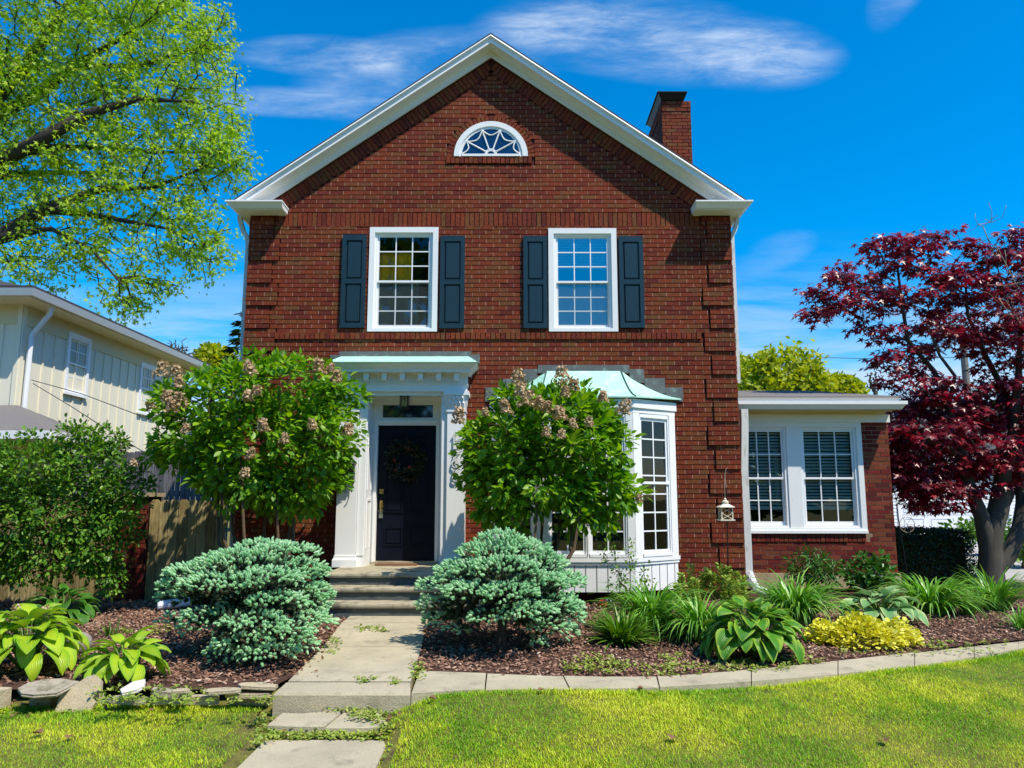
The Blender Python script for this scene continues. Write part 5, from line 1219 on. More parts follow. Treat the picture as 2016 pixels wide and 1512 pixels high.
spruce(G(468, 1292), [(560, 1090, 70, 22, .1), (470, 1105, 75, 24, 0), (520, 1080, 55, 18, .25), (395, 1130, 70, 24, 0), (440, 1150, 85, 22, -.15), (350, 1155, 40, 18, .05), (600, 1130, 45, 35, .15), (530, 1140, 70, 22, -.2), (350, 1175, 35, 14, .1), (620, 1180, 36, 38, .1), (545, 1185, 60, 20, -.25),
                      (420, 1215, 66, 20, -.1), (500, 1225, 70, 20, -.35), (400, 1235, 50, 16, 0), (610, 1225, 38, 24, -.05), (560, 1245, 60, 20, -.35), (480, 1265, 60, 18, -.35), (530, 1285, 60, 18, -.35), (440, 1285, 40, 14, -.25), (590, 1270, 36, 18, -.2), (640, 1225, 20, 14, .1), (480, 1120, 110, 40, .55), (540, 1200, 110, 55, .5), (340, 1218, 22, 12, .25)],
       7.85, 'sprawling blue spruce with tiered pale branches, left of the walkway', 4800, (.08, 0))
spruce(G(985, 1284), [(985, 1065, 48, 22, 0), (960, 1090, 60, 24, -.1), (1030, 1085, 55, 24, .05), (1060, 1110, 55, 26, .05), (920, 1125, 66, 26, -.1), (990, 1120, 70, 26, -.3), (1060, 1150, 60, 28, -.2), (1110, 1150, 40, 30, .05), (870, 1155, 50, 22, 0), (930, 1165, 60, 22, -.35), (1000, 1170, 60, 24, -.42),
                      (1090, 1195, 56, 26, -.1), (860, 1190, 38, 20, .05), (1040, 1205, 55, 22, -.4), (1120, 1215, 30, 24, .05), (870, 1222, 40, 18, .1), (960, 1215, 40, 16, -.4), (1080, 1232, 46, 16, -.15), (1110, 1245, 30, 12, 0), (1000, 1150, 130, 60, .45), (900, 1240, 30, 10, -.1), (1060, 1262, 20, 10, -.1)],
       8.3, 'rounded blue spruce with bare brown twigs low down, right of the walkway', 4800, (.03, 0))

# generic leafy bush
def bush(name, base, lobes, Y, label, cat, m, ntips, k, size, spread, depth=.6, group=None, template=LEAF, woodm='twig_brown', rtip=.0025, up=.8, outw=.5, droop=.1, step=.15, stems=None):
    t = thing(name, base, label, cat, group); c = np.mean([np.array(P(l[0], l[1], Y)) for l in lobes], axis=0)
    at = in_lobes(lobes, ntips, depth, Y); b = np.array(base)
    paths = stems or [[(b - [0, 0, .03], .03), (b + [0, 0, .12], .028), (b * .5 + c * .5, .015)]]
    N, Pq, Mr = grow(paths, at, step, .12, .1); wood('stems', N, Pq, Mr, rtip, woodm, t, 2.2, 5)
    pos, d, nn = tufts(at, k, spread, c, droop, up, outw); n = len(pos)
    link_mesh('leaves', scatter('leaves', *template, pos, frames(d, nn), rng.uniform(size[0], size[1], n)), M[m], t); return t
bush('garden_shrub', G(90, 1200), [(70, 930, 90, 60), (180, 920, 80, 60), (20, 1010, 70, 90), (130, 1010, 110, 70), (230, 980, 60, 60), (200, 1060, 70, 60), (90, 1100, 100, 55), (10, 1110, 60, 45), (170, 860, 45, 26), (110, 885, 40, 24), (225, 880, 25, 22), (260, 1010, 30, 30), (285, 960, 26, 14), (-60, 980, 80, 120), (190, 1120, 40, 30), (225, 1140, 26, 24), (-40, 1100, 50, 60), (140, 845, 24, 16), (60, 870, 26, 18), (205, 895, 40, 16), (255, 930, 30, 14), (20, 890, 40, 24)], 10.2,
     'wide bushy green shrub with small leaves in front of the wood fence', 'shrub', 'lf_bush', 1150, 19, (.04, .08), .12, .75, rtip=.003)
bush('peony_plant', Vector((PX(1600, 1150, 11.9), 11.9, .1)), [(1600, 1115, 48, 30), (1575, 1130, 30, 24), (1625, 1130, 28, 26), (1600, 1095, 30, 16)], 11.9, 'dark green peony plant below the left wing window', 'plant', 'lf_peony', 90, 9, (.07, .13), .07, .35, 'peonies against the wing wall', NARROW, up=.6, droop=.3)
bush('peony_plant', Vector((PX(1710, 1160, 11.9), 11.9, .1)), [(1710, 1125, 46, 32), (1690, 1140, 30, 26), (1735, 1140, 28, 24), (1712, 1105, 28, 16)], 11.9, 'rounder dark green peony plant below the wing brick corner', 'plant', 'lf_peony', 100, 9, (.06, .11), .07, .35, 'peonies against the wing wall', LEAF, up=.6, droop=.3)
bush('rose_bush', G(1236, 1192), [(1200, 1100, 20, 30), (1215, 1140, 22, 26), (1240, 1090, 14, 26), (1250, 1120, 22, 24), (1190, 1080, 10, 16), (1270, 1150, 18, 14), (1235, 1155, 30, 16)], 10.5, 'thin spindly rose bush with few leaves before the white bay skirt', 'bush', 'lf_clump', 60, 6, (.035, .06), .06, .2, rtip=.0022, step=.08)
tm = bush('boxwood_hedge', Vector((PX(1840, 1130, 14.2), 14.2, 0.02)), [(1840, 1090, 60, 45)], 14.2, 'dark clipped boxwood hedge block beside the wing, before the garage', 'hedge', 'box', 40, 2, (.03, .05), .05, .5)
hx0, hx1, hzt = PX(1763, 1090, 13.75), PX(1917, 1090, 13.75), PZ(1047, 13.8); n = 11000
u = rng.uniform(-1, 1, (n, 3)); ax = rng.integers(0, 3, n); sg = np.where(rng.uniform(size=n) < .75, 1, -1)
for i in range(3): u[ax == i, i] = np.where(i == 1, -1, 1) * sg[ax == i] * rng.uniform(.86, 1.02, (ax == i).sum())
rr_ = np.abs(u); kk = 1 - .10 * np.clip(rr_[:, 0] * rr_[:, 2] - .6, 0, 1); cc = np.array([(hx0 + hx1) / 2, 14.3, hzt / 2 + .02]); sz = np.array([(hx1 - hx0) / 2, .58, hzt / 2])
pos = cc + u * kk[:, None] * sz + rng.normal(size=(n, 3)) * .016
link_mesh('foliage', scatter('foliage', *LEAF, pos, frames(rnd_dirs(n) + u * .6, u + rnd_dirs(n) * .6), rng.uniform(.032, .055, n)), M['box'], tm)
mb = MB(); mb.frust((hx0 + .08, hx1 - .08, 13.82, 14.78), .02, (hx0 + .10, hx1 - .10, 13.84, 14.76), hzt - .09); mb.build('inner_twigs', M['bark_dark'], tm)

# strap-leaved clumps
def clump(name, base, n, L, label, cat, m, w=.016, elev=(58, 86), bend=(70, 150), group=None, r0=.10):
    V, F = [], []; S = 7; b = np.array(base)
    for i in range(n):
        a = random.uniform(0, 6.283); e = R(random.uniform(*elev)); bd = R(random.uniform(*bend)); l = L * random.uniform(.55, 1.08); q = b + [r0 * math.cos(a) * random.random(), r0 * math.sin(a) * random.random(), -.01]
        s = np.array([-math.sin(a), math.cos(a), 0]); k = len(V); tw = random.uniform(-.5, .5)
        for j in range(S + 1):
            t = j / S; ww = w * (1 - t ** 2.2) * random.uniform(.9, 1.1) * .5 + .0006; ang = e - bd * t ** 1.4; sd = s * math.cos(tw * t) + np.array([0, 0, 1]) * math.sin(tw * t); V += [tuple(q - sd * ww), tuple(q + sd * ww)]
            q = q + np.array([math.cos(a) * math.cos(ang), math.sin(a) * math.cos(ang), math.sin(ang)]) * l / S
        F += [(k + 2 * j, k + 2 * j + 1, k + 2 * j + 3, k + 2 * j + 2) for j in range(S)]
    me = bpy.data.meshes.new(name); me.from_pydata(V, [], F); me.update()
    return tag(link_mesh(name, me, M[m], loc=base), label, cat, group)
DG = 'daylily clumps in the right bed'
clump('daylily_clump', G(1283, 1236), 420, .84, 'tall daylily clump beside the bay window skirt', 'daylily', 'lf_lily', .028, (40, 84), (80, 150), group=DG, r0=.18)
clump('daylily_clump', G(1378, 1257), 320, .72, 'daylily clump touching the left of the yellow-edged hosta', 'daylily', 'lf_lily', .028, (42, 84), (80, 160), DG)
clump('daylily_clump', G(1568, 1222), 440, .86, 'broad daylily clump below the left peony plant', 'daylily', 'lf_lily', .028, (45, 84), (80, 150), DG, .18)
clump('daylily_clump', G(1835, 1207), 440, .84, 'daylily clump in front of the clipped boxwood hedge', 'daylily', 'lf_lily', .028, (42, 80), (80, 150), DG, .2)
clump('daylily_clump', G(1960, 1200), 190, .70, 'daylily clump at the foot of the red maple', 'daylily', 'lf_lily', .03, (50, 88), (50, 130), DG, .2)
clump('daylily_clump', G(2012, 1238), 80, .36, 'small daylily clump at the right edge of the bed', 'daylily', 'lf_lily', .014, (40, 84), (60, 120), DG)
clump('daylily_clump', G(1905, 1208), 60, .45, 'thin daylily clump between the hedge clump and the maple', 'daylily', 'lf_lily', .018, (55, 86), (50, 120), DG)
clump('grassy_clump', G(1225, 1264), 340, .44, 'low bright green grassy clump right of the rounded spruce', 'plant', 'lf_clump', .034, (18, 80), (20, 70), r0=.12)
clump('grass_tuft', G(215, 1250), 26, .22, 'small grassy tuft beside the boulder', 'plant', 'lf_clump', .016, (30, 80), (20, 80))
def spires(base, lobs, label):
    V = []; D = []; t = thing('lime_spire_plant', base, label, 'plant', 'lime green upright plants by the wing downspout'); mb = MB()
    for px, py0, py1, Y in lobs:
        a, b = np.array(P(px, py1, Y)), np.array(P(px + random.uniform(-6, 6), py0, Y)); bb = np.array(base) + [random.uniform(-.06, .06), random.uniform(-.05, .05), 0]
        mb.tube([bb, a * .5 + bb * .5 + [0, 0, .02], a, b], [.006, .005, .004, .002], 5); n = 170
        for i in range(n):
            s = random.random(); q = a + (b - a) * s; an = random.uniform(0, 6.28); V.append(q + np.array([math.cos(an), math.sin(an), 0]) * .012); D.append((math.cos(an), math.sin(an), .5))
    mb.build('stems', M['twig_brown'], t); V, D = np.array(V), np.array(D); n = len(V)
    link_mesh('leaves', scatter('leaves', *LEAF, V, frames(D, rnd_dirs(n) + [0, 0, 1]), rng.uniform(.035, .07, n)), M['lf_spire'], t)
spires(G(1362, 1205), [(1345, 1130, 1180, 10.7), (1362, 1113, 1175, 10.75), (1380, 1128, 1180, 10.7), (1372, 1140, 1190, 10.6), (1335, 1150, 1185, 10.6)], 'lime green spire plant standing before the brick left of the hook')
spires(G(1432, 1215), [(1420, 1110, 1180, 10.6), (1437, 1115, 1185, 10.55), (1405, 1128, 1180, 10.6), (1452, 1124, 1190, 10.55), (1467, 1135, 1190, 10.6), (1425, 1135, 1195, 10.45), (1443, 1140, 1200, 10.45), (1390, 1120, 1160, 10.7)], 'fuller lime green spire plant at the foot of the wing downspout')

# hostas
def hosta(base, Rr_, H, n, L, W, m, label, ratio=.5, seedk=1):
    r = random.Random(seedk); V, UV, F = [], [], []; b = np.array(base); S, C_ = 8, 4; st = MB()
    for i in range(n):
        f = (i + .5) / n; a = i * 2.39996 + r.uniform(-.25, .25); ring_ = f ** .6; ca, sa = math.cos(a), math.sin(a); out = np.array([ca, sa, 0]); side = np.array([-sa, ca, 0])
        r0 = Rr_ * (.10 + .42 * ring_) * r.uniform(.85, 1.1); h0 = H * (1.0 - .62 * ring_ ** 1.5) * r.uniform(.85, 1.08); p0 = b + out * r0 + [0, 0, h0]
        e0 = R(52 - 62 * ring_ + r.uniform(-12, 12)); bend = R(r.uniform(55, 95)) * (.6 + .5 * ring_); l = L * r.uniform(.75, 1.12) * (.75 + .3 * ring_); ww = W * r.uniform(.85, 1.1) * l / L; tilt = r.uniform(-.35, .35); q = p0.copy(); k = len(V); cup = r.uniform(.20, .38); wav = r.uniform(0, 6)
        st.tube([b + out * .03, b + out * r0 * .55 + [0, 0, h0 * .65], p0 + out * .005], [.008, .006, .004], 4, cap=False)
        for j in range(S + 1):
            t = j / S; wj = ww * .5 * (max(0, math.sin(math.pi * min(1, t * 1.0) ** .72)) ** .75) * (1 - .25 * t); ang = e0 - bend * t; nrm = np.array([-ca * math.sin(ang), -sa * math.sin(ang), math.cos(ang)]); sd = side * math.cos(tilt) + nrm * math.sin(tilt); nr = nrm * math.cos(tilt) - side * math.sin(tilt)
            for c in range(C_ + 1):
                u = -1 + 2 * c / C_; V.append(tuple(q + sd * wj * u + nr * (cup * wj * abs(u) + .006 * math.sin(9 * t + wav + 3 * u)))); UV.append((u, t, 0))
            q = q + (out * math.cos(ang) + np.array([0, 0, 1]) * math.sin(ang)) * l / S
        F += [(k + j * (C_ + 1) + c, k + j * (C_ + 1) + c + 1, k + (j + 1) * (C_ + 1) + c + 1, k + (j + 1) * (C_ + 1) + c) for j in range(S) for c in range(C_)]
    t = thing('hosta_plant', base, label, 'hosta', 'hostas in the garden beds')
    me = bpy.data.meshes.new('leaves'); me.from_pydata(V, [], F); at = me.attributes.new('leafuv', 'FLOAT_VECTOR', 'POINT'); at.data.foreach_set('vector', np.array(UV, np.float32).ravel()); me.update()
    link_mesh('leaves', me, M[m], t, smooth=True); st.build('stalks', M['lf_clump'], t); return t
hosta(G(50, 1318), .58, .50, 66, .31, .22, 'hosta_lime', 'big lime green hosta at the left edge beside the boulder', seedk=2)
hosta(G(243, 1333), .42, .30, 44, .26, .17, 'hosta_lime', 'smaller lime green hosta behind the white tilted stone', seedk=5)
hosta(G(122, 1222), .50, .34, 40, .30, .20, 'hosta_green', 'dark green shaded hosta under the bushy shrub', seedk=7)
hosta(G(1480, 1292), .66, .47, 96, .27, .20, 'hosta_edge', 'large green hosta with yellow-edged leaves in front of the daylilies', seedk=9)
hosta(G(1735, 1222), .56, .32, 40, .30, .23, 'hosta_blue', 'blue-green hosta with pale leaf edges behind the golden plant', seedk=12)
c = np.array(G(1697, 1262)); n = 2800; t = thing('golden_mound_plant', tuple(c), 'mound of small golden yellow leaves at the front of the right bed', 'plant')
u = rnd_dirs(n); u[:, 2] = np.abs(u[:, 2]); pos = c + u * rng.uniform(.75, 1.08, (n, 1)) * [.55, .36, .20] + rng.normal(size=(n, 3)) * .02; pos[:, 2] *= 1 + .18 * np.sin(pos[:, 0] * 14)
link_mesh('leaves', scatter('leaves', *ROUND, pos, frames(u + rnd_dirs(n) * .6, u * .5 + [0, 0, .8] + rnd_dirs(n) * .5), rng.uniform(.030, .055, n)), M['lf_gold'], t)
mb = MB()
for i in range(60): a = random.uniform(0, 6.28); q = c + np.array([math.cos(a) * .4 * random.random(), math.sin(a) * .26 * random.random(), .0]); mb.tube([q, q + [.03, 0, .17]], .003, 4)
mb.build('stems', M['lf_clump'], t)
for px, y0, y1 in ((33, 1200, 1250), (88, 1205, 1262)):
    a = P(px, y0, 7.35); b = G(px - 12, y1 + 30); t = thing('dried_flower_stalk', tuple(b), 'dry brown seed stalk standing ' + ('at the left edge above the lime hosta' if px < 50 else 'between the lime hosta and the shaded hosta'), 'plant', 'dry stalks')
    mb = MB(); mb.tube([b, (b + a) / 2 + Vector((.015, 0, 0)), a], [.004, .003, .002], 5); mb.build('stalk', M['twig'], t); flower_head(t, a, .045, .08, 50)

# red Japanese maple
YM = 13.4
def mp(px, py, r, dy=0): return (P(px, py, YM + dy), r)
base = Vector((PX(1952, 1165, YM), YM, 0.0)); t = thing('red_maple_tree', tuple(base), 'dark red maple with forked grey trunk beside the wing', 'tree')
paths = [[(tuple(base - Vector((0, 0, .1))), .235), mp(1951, 1125, .20), mp(1950, 1080, .18), mp(1955, 1040, .165), mp(1966, 1000, .165), mp(1976, 930, .12), mp(1996, 850, .09), mp(2004, 760, .06), mp(2010, 640, .035)],
         [mp(1951, 1062, .2), mp(1932, 1015, .125), mp(1910, 965, .105), mp(1893, 900, .085, .1), mp(1868, 800, .06, .1), mp(1838, 730, .045), mp(1788, 672, .035), mp(1776, 600, .028), mp(1766, 520, .018)],
         [mp(1955, 1120, .2), mp(1985, 1095, .135), mp(2008, 1040, .13), mp(2030, 985, .12), mp(2062, 900, .11), mp(2085, 780, .07), mp(2075, 620, .04)],
         [mp(2008, 1040, .2), mp(2012, 990, .10, .1), mp(2006, 900, .085, .2), mp(1992, 800, .065, .3), mp(1940, 700, .045, .3), mp(1905, 620, .03), mp(1900, 540, .018)],
         [mp(1975, 985, .2), mp(1998, 950, .06, .3), mp(2040, 915, .05, .4)], [mp(1893, 900, .1), mp(1820, 860, .03, -.3), mp(1770, 840, .02, -.3)], [mp(1868, 800, .1), mp(1880, 740, .03, -.2), mp(1850, 700, .025, -.3), mp(1830, 650, .02, -.3)]]
lobes = [(1800, 490, 55, 40), (1745, 480, 50, 30), (1700, 535, 70, 32), (1640, 590, 62, 30), (1605, 620, 36, 18), (1600, 575, 24, 10), (1790, 560, 90, 48), (1700, 600, 60, 30), (1900, 545, 62, 48), (1990, 540, 60, 66), (1925, 620, 110, 52), (1850, 660, 80, 34), (1990, 680, 80, 60), (1765, 710, 60, 26), (1720, 655, 46, 24), (1800, 760, 80, 34), (1880, 800, 90, 42), (1980, 790, 80, 60), (1830, 860, 90, 40), (1920, 880, 90, 44), (1790, 920, 44, 44), (1830, 955, 70, 26), (1960, 930, 60, 40), (1870, 470, 28, 18), (1900, 960, 50, 24), (1915, 480, 24, 18), (2000, 470, 30, 30),
         (2080, 600, 90, 120, .2), (2090, 830, 90, 120, .2), (1800, 990, 34, 18), (1785, 945, 60, 34), (1850, 985, 60, 24), (1830, 930, 90, 40, .4), (1775, 880, 40, 50), (1780, 820, 40, 40), (1840, 810, 70, 50, .9), (1850, 900, 90, 60, .9), (1980, 860, 100, 90, .9)]
at = in_lobes(lobes, 1250, 1.2, YM); N, Pq, Mr = grow(paths, at, .25, .12, .12); wood('trunk', N, Pq, Mr, .0045, 'bark_maple', t, 2.3, 10)
n = len(at) * 15; bp = np.repeat(at, 15, 0); d = rnd_dirs(n) * [1, 1, .30]; pos = bp + d * rng.uniform(.05, .26, (n, 1)); 
link_mesh('leaves', scatter('leaves', *MAPLE, pos, frames(d + [0, 0, -.45], rnd_dirs(n) * .55 + [0, -.25, .8]), rng.uniform(.10, .155, n)), M['lf_red'], t)
bt = in_lobes([(1945, 460, 22, 60), (1960, 420, 18, 30), (1925, 430, 14, 26), (1985, 560, 50, 90, -1.0)], 70, .5, YM)
N, Pq, Mr = grow([[mp(2010, 640, .02, -.3), mp(1985, 600, .016, -.4), mp(1965, 530, .012), mp(1945, 470, .008)], [mp(1985, 600, .01), mp(2000, 560, .012, -1), mp(1960, 480, .008, -1)]], bt, .16, .12, .1); wood('bare_twigs', N, Pq, Mr, .0045, 'twig', t, 2.4, 5)

# big spring-green tree behind the neighbour's house
YT = 25.0
def tp_(px, py, r, dy=0): return (P(px, py, YT + dy), r)
base = Vector((PX(-330, 900, YT), YT, 0)); t = thing('green_shade_tree', tuple(base), 'tall spreading tree with fresh spring green leaves rising above the neighbour house', 'tree')
paths = [[(tuple(base), .75), tp_(-320, 760, .62), tp_(-290, 600, .55), tp_(-200, 420, .42), tp_(-60, 250, .3), tp_(60, 120, .2), tp_(150, -20, .1)],
         [tp_(-290, 600, .5), tp_(-150, 530, .34), tp_(0, 466, .26), tp_(90, 410, .20), tp_(200, 372, .13), tp_(300, 370, .07), tp_(400, 330, .04)],
         [tp_(-200, 420, .5), tp_(-50, 345, .28), tp_(80, 275, .23, -1), tp_(170, 225, .17, -1), tp_(270, 195, .11, -1), tp_(380, 200, .05, -1)],
         [tp_(-60, 250, .4), tp_(60, 195, .2, 1), tp_(150, 130, .15, 1), tp_(260, 60, .09, 1), tp_(350, 10, .05, 1)],
         [tp_(0, 466, .3), tp_(100, 450, .08), tp_(180, 490, .05, -1), tp_(240, 560, .03, -1)], [tp_(90, 410, .3), tp_(220, 430, .08), tp_(330, 450, .05), tp_(400, 490, .03)], [tp_(80, 275, .3), tp_(190, 290, .09, 1), tp_(300, 300, .06, 1), tp_(430, 300, .03, 1)],
         [tp_(-50, 345, .3), tp_(90, 340, .10, 1.5), tp_(200, 340, .06, 1.5)], [tp_(150, 130, .3), tp_(270, 130, .08), tp_(400, 90, .04)]]
lobes = [(190, 100, 120, 80), (330, 60, 90, 60), (400, 150, 60, 80), (280, 200, 120, 80), (420, 270, 56, 60), (100, 200, 110, 90), (30, 100, 80, 90), (180, 300, 120, 60), (330, 320, 100, 56), (60, 330, 80, 60), (430, 340, 50, 40), (250, 400, 110, 46), (380, 430, 66, 50), (130, 430, 100, 40), (60, 520, 80, 34), (190, 510, 80, 34), (250, 570, 50, 34), (330, 500, 60, 34), (420, 490, 30, 34), (30, 420, 50, 40), (270, 10, 100, 50), (110, 20, 90, 50), (410, 60, 40, 50), (-80, 200, 100, 200), (-60, 470, 60, 60), (200, -90, 200, 70), (240, 605, 26, 18), (70, 560, 16, 14), (400, 520, 40, 22), (300, 560, 50, 26), (460, 300, 28, 40), (455, 230, 24, 30)]
at = in_lobes(lobes, 2500, 4.0, YT); at += rng.normal(size=at.shape) * .25; N, Pq, Mr = grow(paths, at, .6, .13, .14); wood('trunk', N, Pq, Mr, .015, 'bark_dark', t, 2.5, 8)
n = len(at) * 17; bp = np.repeat(at, 17, 0); d = rnd_dirs(n); pos = bp + d * rng.uniform(.03, 1, (n, 1)) ** 1.3 * .50; 
link_mesh('leaves', scatter('leaves', *MAPLE, pos, frames(d + [0, 0, -.6], rnd_dirs(n) * .9 + [0.2, -.4, .5]), rng.uniform(.10, .19, n)), M['lf_tree'], t)

# trees far behind
def far_tree(px, py_top, py_base, half, Y, label, m='lf_far', k=230, leaf=(.25, .45), name='far_tree', group=None):
    b = Vector((PX(px, 983, Y), Y, 0)); h = PZ(py_top, Y); rx = abs(PX(px + half, 760, Y) - PX(px, 760, Y)); t = thing(name, tuple(b), label, 'tree', group)
    c = np.array([b.x, Y, h - rx * .75]); u = rnd_dirs(k) * (rng.uniform(.3, 1, (k, 1)) ** .45); at = c + u * [rx * .86, rx * .8, rx * .68]; at += .10 * rx * np.sin(at * 2.1)
    N, Pq, Mr = grow([[(tuple(b), .3), (tuple(b + Vector((0, 0, h * .3))), .26), (tuple(c - [0, 0, rx * .3]), .18)]], at, .8, .12, .12); wood('trunk', N, Pq, Mr, .02, 'bark_dark', t, 2.3, 6)
    n = k * 34; bp = np.repeat(at, 34, 0); pos = bp + rnd_dirs(n) * rng.uniform(.05, .16 * rx + .3, (n, 1)); link_mesh('crown', scatter('crown', *LEAF, pos, frames(rnd_dirs(n), rnd_dirs(n) * .7 + [0, 0, .7]), rng.uniform(*leaf, n)), M[m], t); return t
FG = 'trees far behind the house'
far_tree(1540, 688, 900, 112, 42, 'yellow-green round tree rising above the wing roof', group=FG)
far_tree(1655, 735, 900, 60, 44, 'smaller yellow-green tree right of the round tree above the wing roof', group=FG)
far_tree(1470, 712, 900, 40, 46, 'narrow yellow-green treetop against the right house corner', group=FG)
far_tree(405, 690, 900, 36, 40, 'small yellow-green treetop behind the neighbour house gutter end', group=FG)
far_tree(2000, 800, 950, 90, 50, 'leafy green tree behind the white garage', 'lf_bush', group=FG)
def bare_tree(px, py_top, Y, half, label, k=150):
    b = Vector((PX(px, 983, Y), Y, 0)); c = np.array(P(px, py_top + half, Y)); e = abs(PX(px + half, 700, Y) - PX(px, 700, Y)); t = thing('bare_tree', tuple(b), label, 'tree', 'bare trees in the distance')
    at = c + rnd_dirs(k) * rng.uniform(.2, 1, (k, 1)) * [e, e * .6, e * 1.05]; N, Pq, Mr = grow([[(tuple(b), .2), (tuple(c - [0, 0, e]), .12)]], at, .5, .05, .2); wood('trunk', N, Pq, Mr, .022, 'bark', t, 2.3, 5)
bare_tree(352, 662, 36, 34, 'bare grey twiggy treetop above the neighbour roof edge')
bare_tree(1722, 728, 40, 22, 'bare twiggy treetop between the wing roof and the red maple')
b = Vector((PX(462, 983, 38), 38, 0)); t = thing('conifer_tree', tuple(b), 'dark spruce tip peeking out at the left corner of the brick house', 'tree'); zt = PZ(620, 38)
mb = MB(); mb.tube([b, (b.x, b.y, zt)], [.2, .02], 6); mb.build('trunk', M['bark_dark'], t); pos, d = [], []
for i in range(3200):
    s = random.random() ** .7; a = random.uniform(0, 6.28); r = s * 2.6 * random.uniform(.3, 1); z = zt - s * 7 - .10 * r; pos.append((b.x + r * math.cos(a), 38 + r * math.sin(a), round(z / .45) * .45 + random.uniform(-.1, .1) - .12 * r)); d.append((math.cos(a), math.sin(a), -.1))
link_mesh('crown', scatter('crown', *NARROW, np.array(pos), frames(np.array(d), rnd_dirs(3200) * .3 + [0, 0, 1]), rng.uniform(.3, .6, 3200)), M['box'], t)

# leafy far side of the street, behind the viewer: what the windows mirror
tv, tr_ = [], []
for x0, y0, h_, r_ in [(-21, -19, 9, 5), (-13, -21, 13, 5.5), (-5.5, -18, 15.5, 5.5), (1.5, -23, 8.5, 5), (8, -20, 9.5, 5), (15, -21, 9, 5.5), (23, -20, 10, 6), (-30, -20, 10, 6), (31, -21, 10, 6)]:
    n = 1500; u = rnd_dirs(n) * (rng.uniform(.4, 1, (n, 1)) ** .4); p = np.array([x0, y0, h_ * .55]) + u * [r_, r_ * .8, h_ * .48]; tv.append(p)
p = np.concatenate(tv); n = len(p); tag(link_mesh('treeline', scatter('treeline', *LEAF, p, frames(rnd_dirs(n), rnd_dirs(n)), rng.uniform(.7, 1.5, n)), M['lf_bush']), kind='stuff')
# ---------------------------------------------------------------- neighbour's house on the left
NX = -10.35; NY0, NY1 = 15.9, 24.2; nez = PZ(600, NY0) - .0
t = thing('cream_house', (NX - 3, 20, 0), 'cream board and batten neighbour house with white gutters behind the fence', 'house')
mb = MB(); mb.box(NX - 7, NX, NY0, NY1, 0, nez)
mb.build('wall', M['cream'], t)
mb = MB()
y = NY0 + .35
while y < NY1 - .1: mb.box(NX, NX + .025, y, y + .05, 2.2, nez - .42); y += .42
x = NX - .42
while x > NX - 6.5: mb.box(x, x + .05, NY0 - .025, NY0, 2.2, nez - .42); x -= .42
mb.box(NX, NX + .03, NY0, NY0 + .09, 2.2, nez); mb.box(NX - .09, NX, NY0 - .03, NY0, 2.2, nez)
mb.build('battens', M['cream'], t)
mb = MB(); mb.box(NX, NX + .028, NY0 + .095, NY1, nez - .42, nez); mb.box(NX - 7, NX - .095, NY0 - .028, NY0, nez - .42, nez); mb.box(NX - 7, NX + .52, NY0 - .62, NY1 + .5, nez, nez + .04); mb.build('soffit', M['cream_trim'], t)
ge = NX + .52; gf = NY0 - .62
mb = MB(); mb.frust((ge, ge + .06, gf - .06, NY1 + .5), nez + .03, (ge, ge + .11, gf - .11, NY1 + .5), nez + .17); mb.frust((NX - 7, ge - .001, gf - .06, gf), nez + .03, (NX - 7, ge - .001, gf - .11, gf), nez + .17); gut = mb.build('gutter', M['white'], t)
mb = MB(); q0 = [(NX - 7.5, gf - .08, nez + .172), (ge + .08, gf - .08, nez + .172), (ge + .08, NY1 + .6, nez + .172), (NX - 7.5, NY1 + .6, nez + .172)]; q1 = [(NX - 4, gf + 3.4, nez + 1.45), (NX - 3.0, gf + 3.4, nez + 1.45), (NX - 3.0, NY1 - 2.9, nez + 1.45), (NX - 4, NY1 - 2.9, nez + 1.45)]
mb.hexa(q0, q1); mb.box(NX - 7.5, ge + .1, gf - .10, NY1 + .62, nez + .172, nez + .225); mb.build('roof', M['shingle'], t)
mb = MB(); mb.tube([P(102, 610, NY0 + .2) + Vector((0, 0, .1)), (NX + .42, NY0 + .22, nez - .16), (NX + .10, NY0 + .18, nez - .62), (NX + .09, NY0 + .18, 3.2), (NX + .14, NY0 + .1, 2.95)], .055, 8); mb.build('downspout', M['vinyl'], t)
mb = MB(); mb.tube([(ge + .02, NY1 - .2, nez + .02), (NX + .42, NY1 - .2, nez - .16), (NX + .1, NY1 - .2, nez - .6), (NX + .09, NY1 - .2, 1)], .055, 8); mb.build('downspout', M['vinyl'], t)
def side_y(px, py): 
    x_, y_, z_ = ray(px, py); s = NX / x_; return y_ * s, z_ * s + EYE
for pa, pb in (((133, 652), (167, 788)), ((276, 712), (302, 818))):
    y0, zt_ = side_y(pa[0], pa[1]); y1, zb_ = side_y(pb[0], pb[1]); hgt_ = zt_ - side_y(pa[0], 775 if pa[0] < 200 else 814)[1]; zb_ = zt_ - hgt_
    Mx = Matrix(((0, -1, 0, NX), (1, 0, 0, y0), (0, 0, 1, zb_), (0, 0, 0, 1))); wd_ = y1 - y0; mb = MB(Mx)
    mb.box(0, .09, -.05, .02, 0, hgt_); mb.box(wd_ - .09, wd_, -.05, .02, 0, hgt_); mb.box(.09, wd_ - .09, -.05, .02, 0, .08); mb.box(.09, wd_ - .09, -.05, .02, hgt_ - .09, hgt_); mb.box(-.03, wd_ + .03, -.08, -.051, -.03, .03)
    wn = mb.build('window', M['vinyl'], t); zm = hgt_ * .5
    for a, b, yy in ((.08, zm + .02, -.012), (zm - .02, hgt_ - .09, -.035)): sash(wn, Mx, .09, wd_ - .09, a, b, yy, 2, 2, 'glass_dark', .04, .022)
    mb = MB(Mx); mb.box(.09, wd_ - .09, .021, .024, .08, hgt_ - .09); mb.M = Mx; mb.build('backing', M['interior'], wn)  # dark sheet standing in for the dim room behind the glass
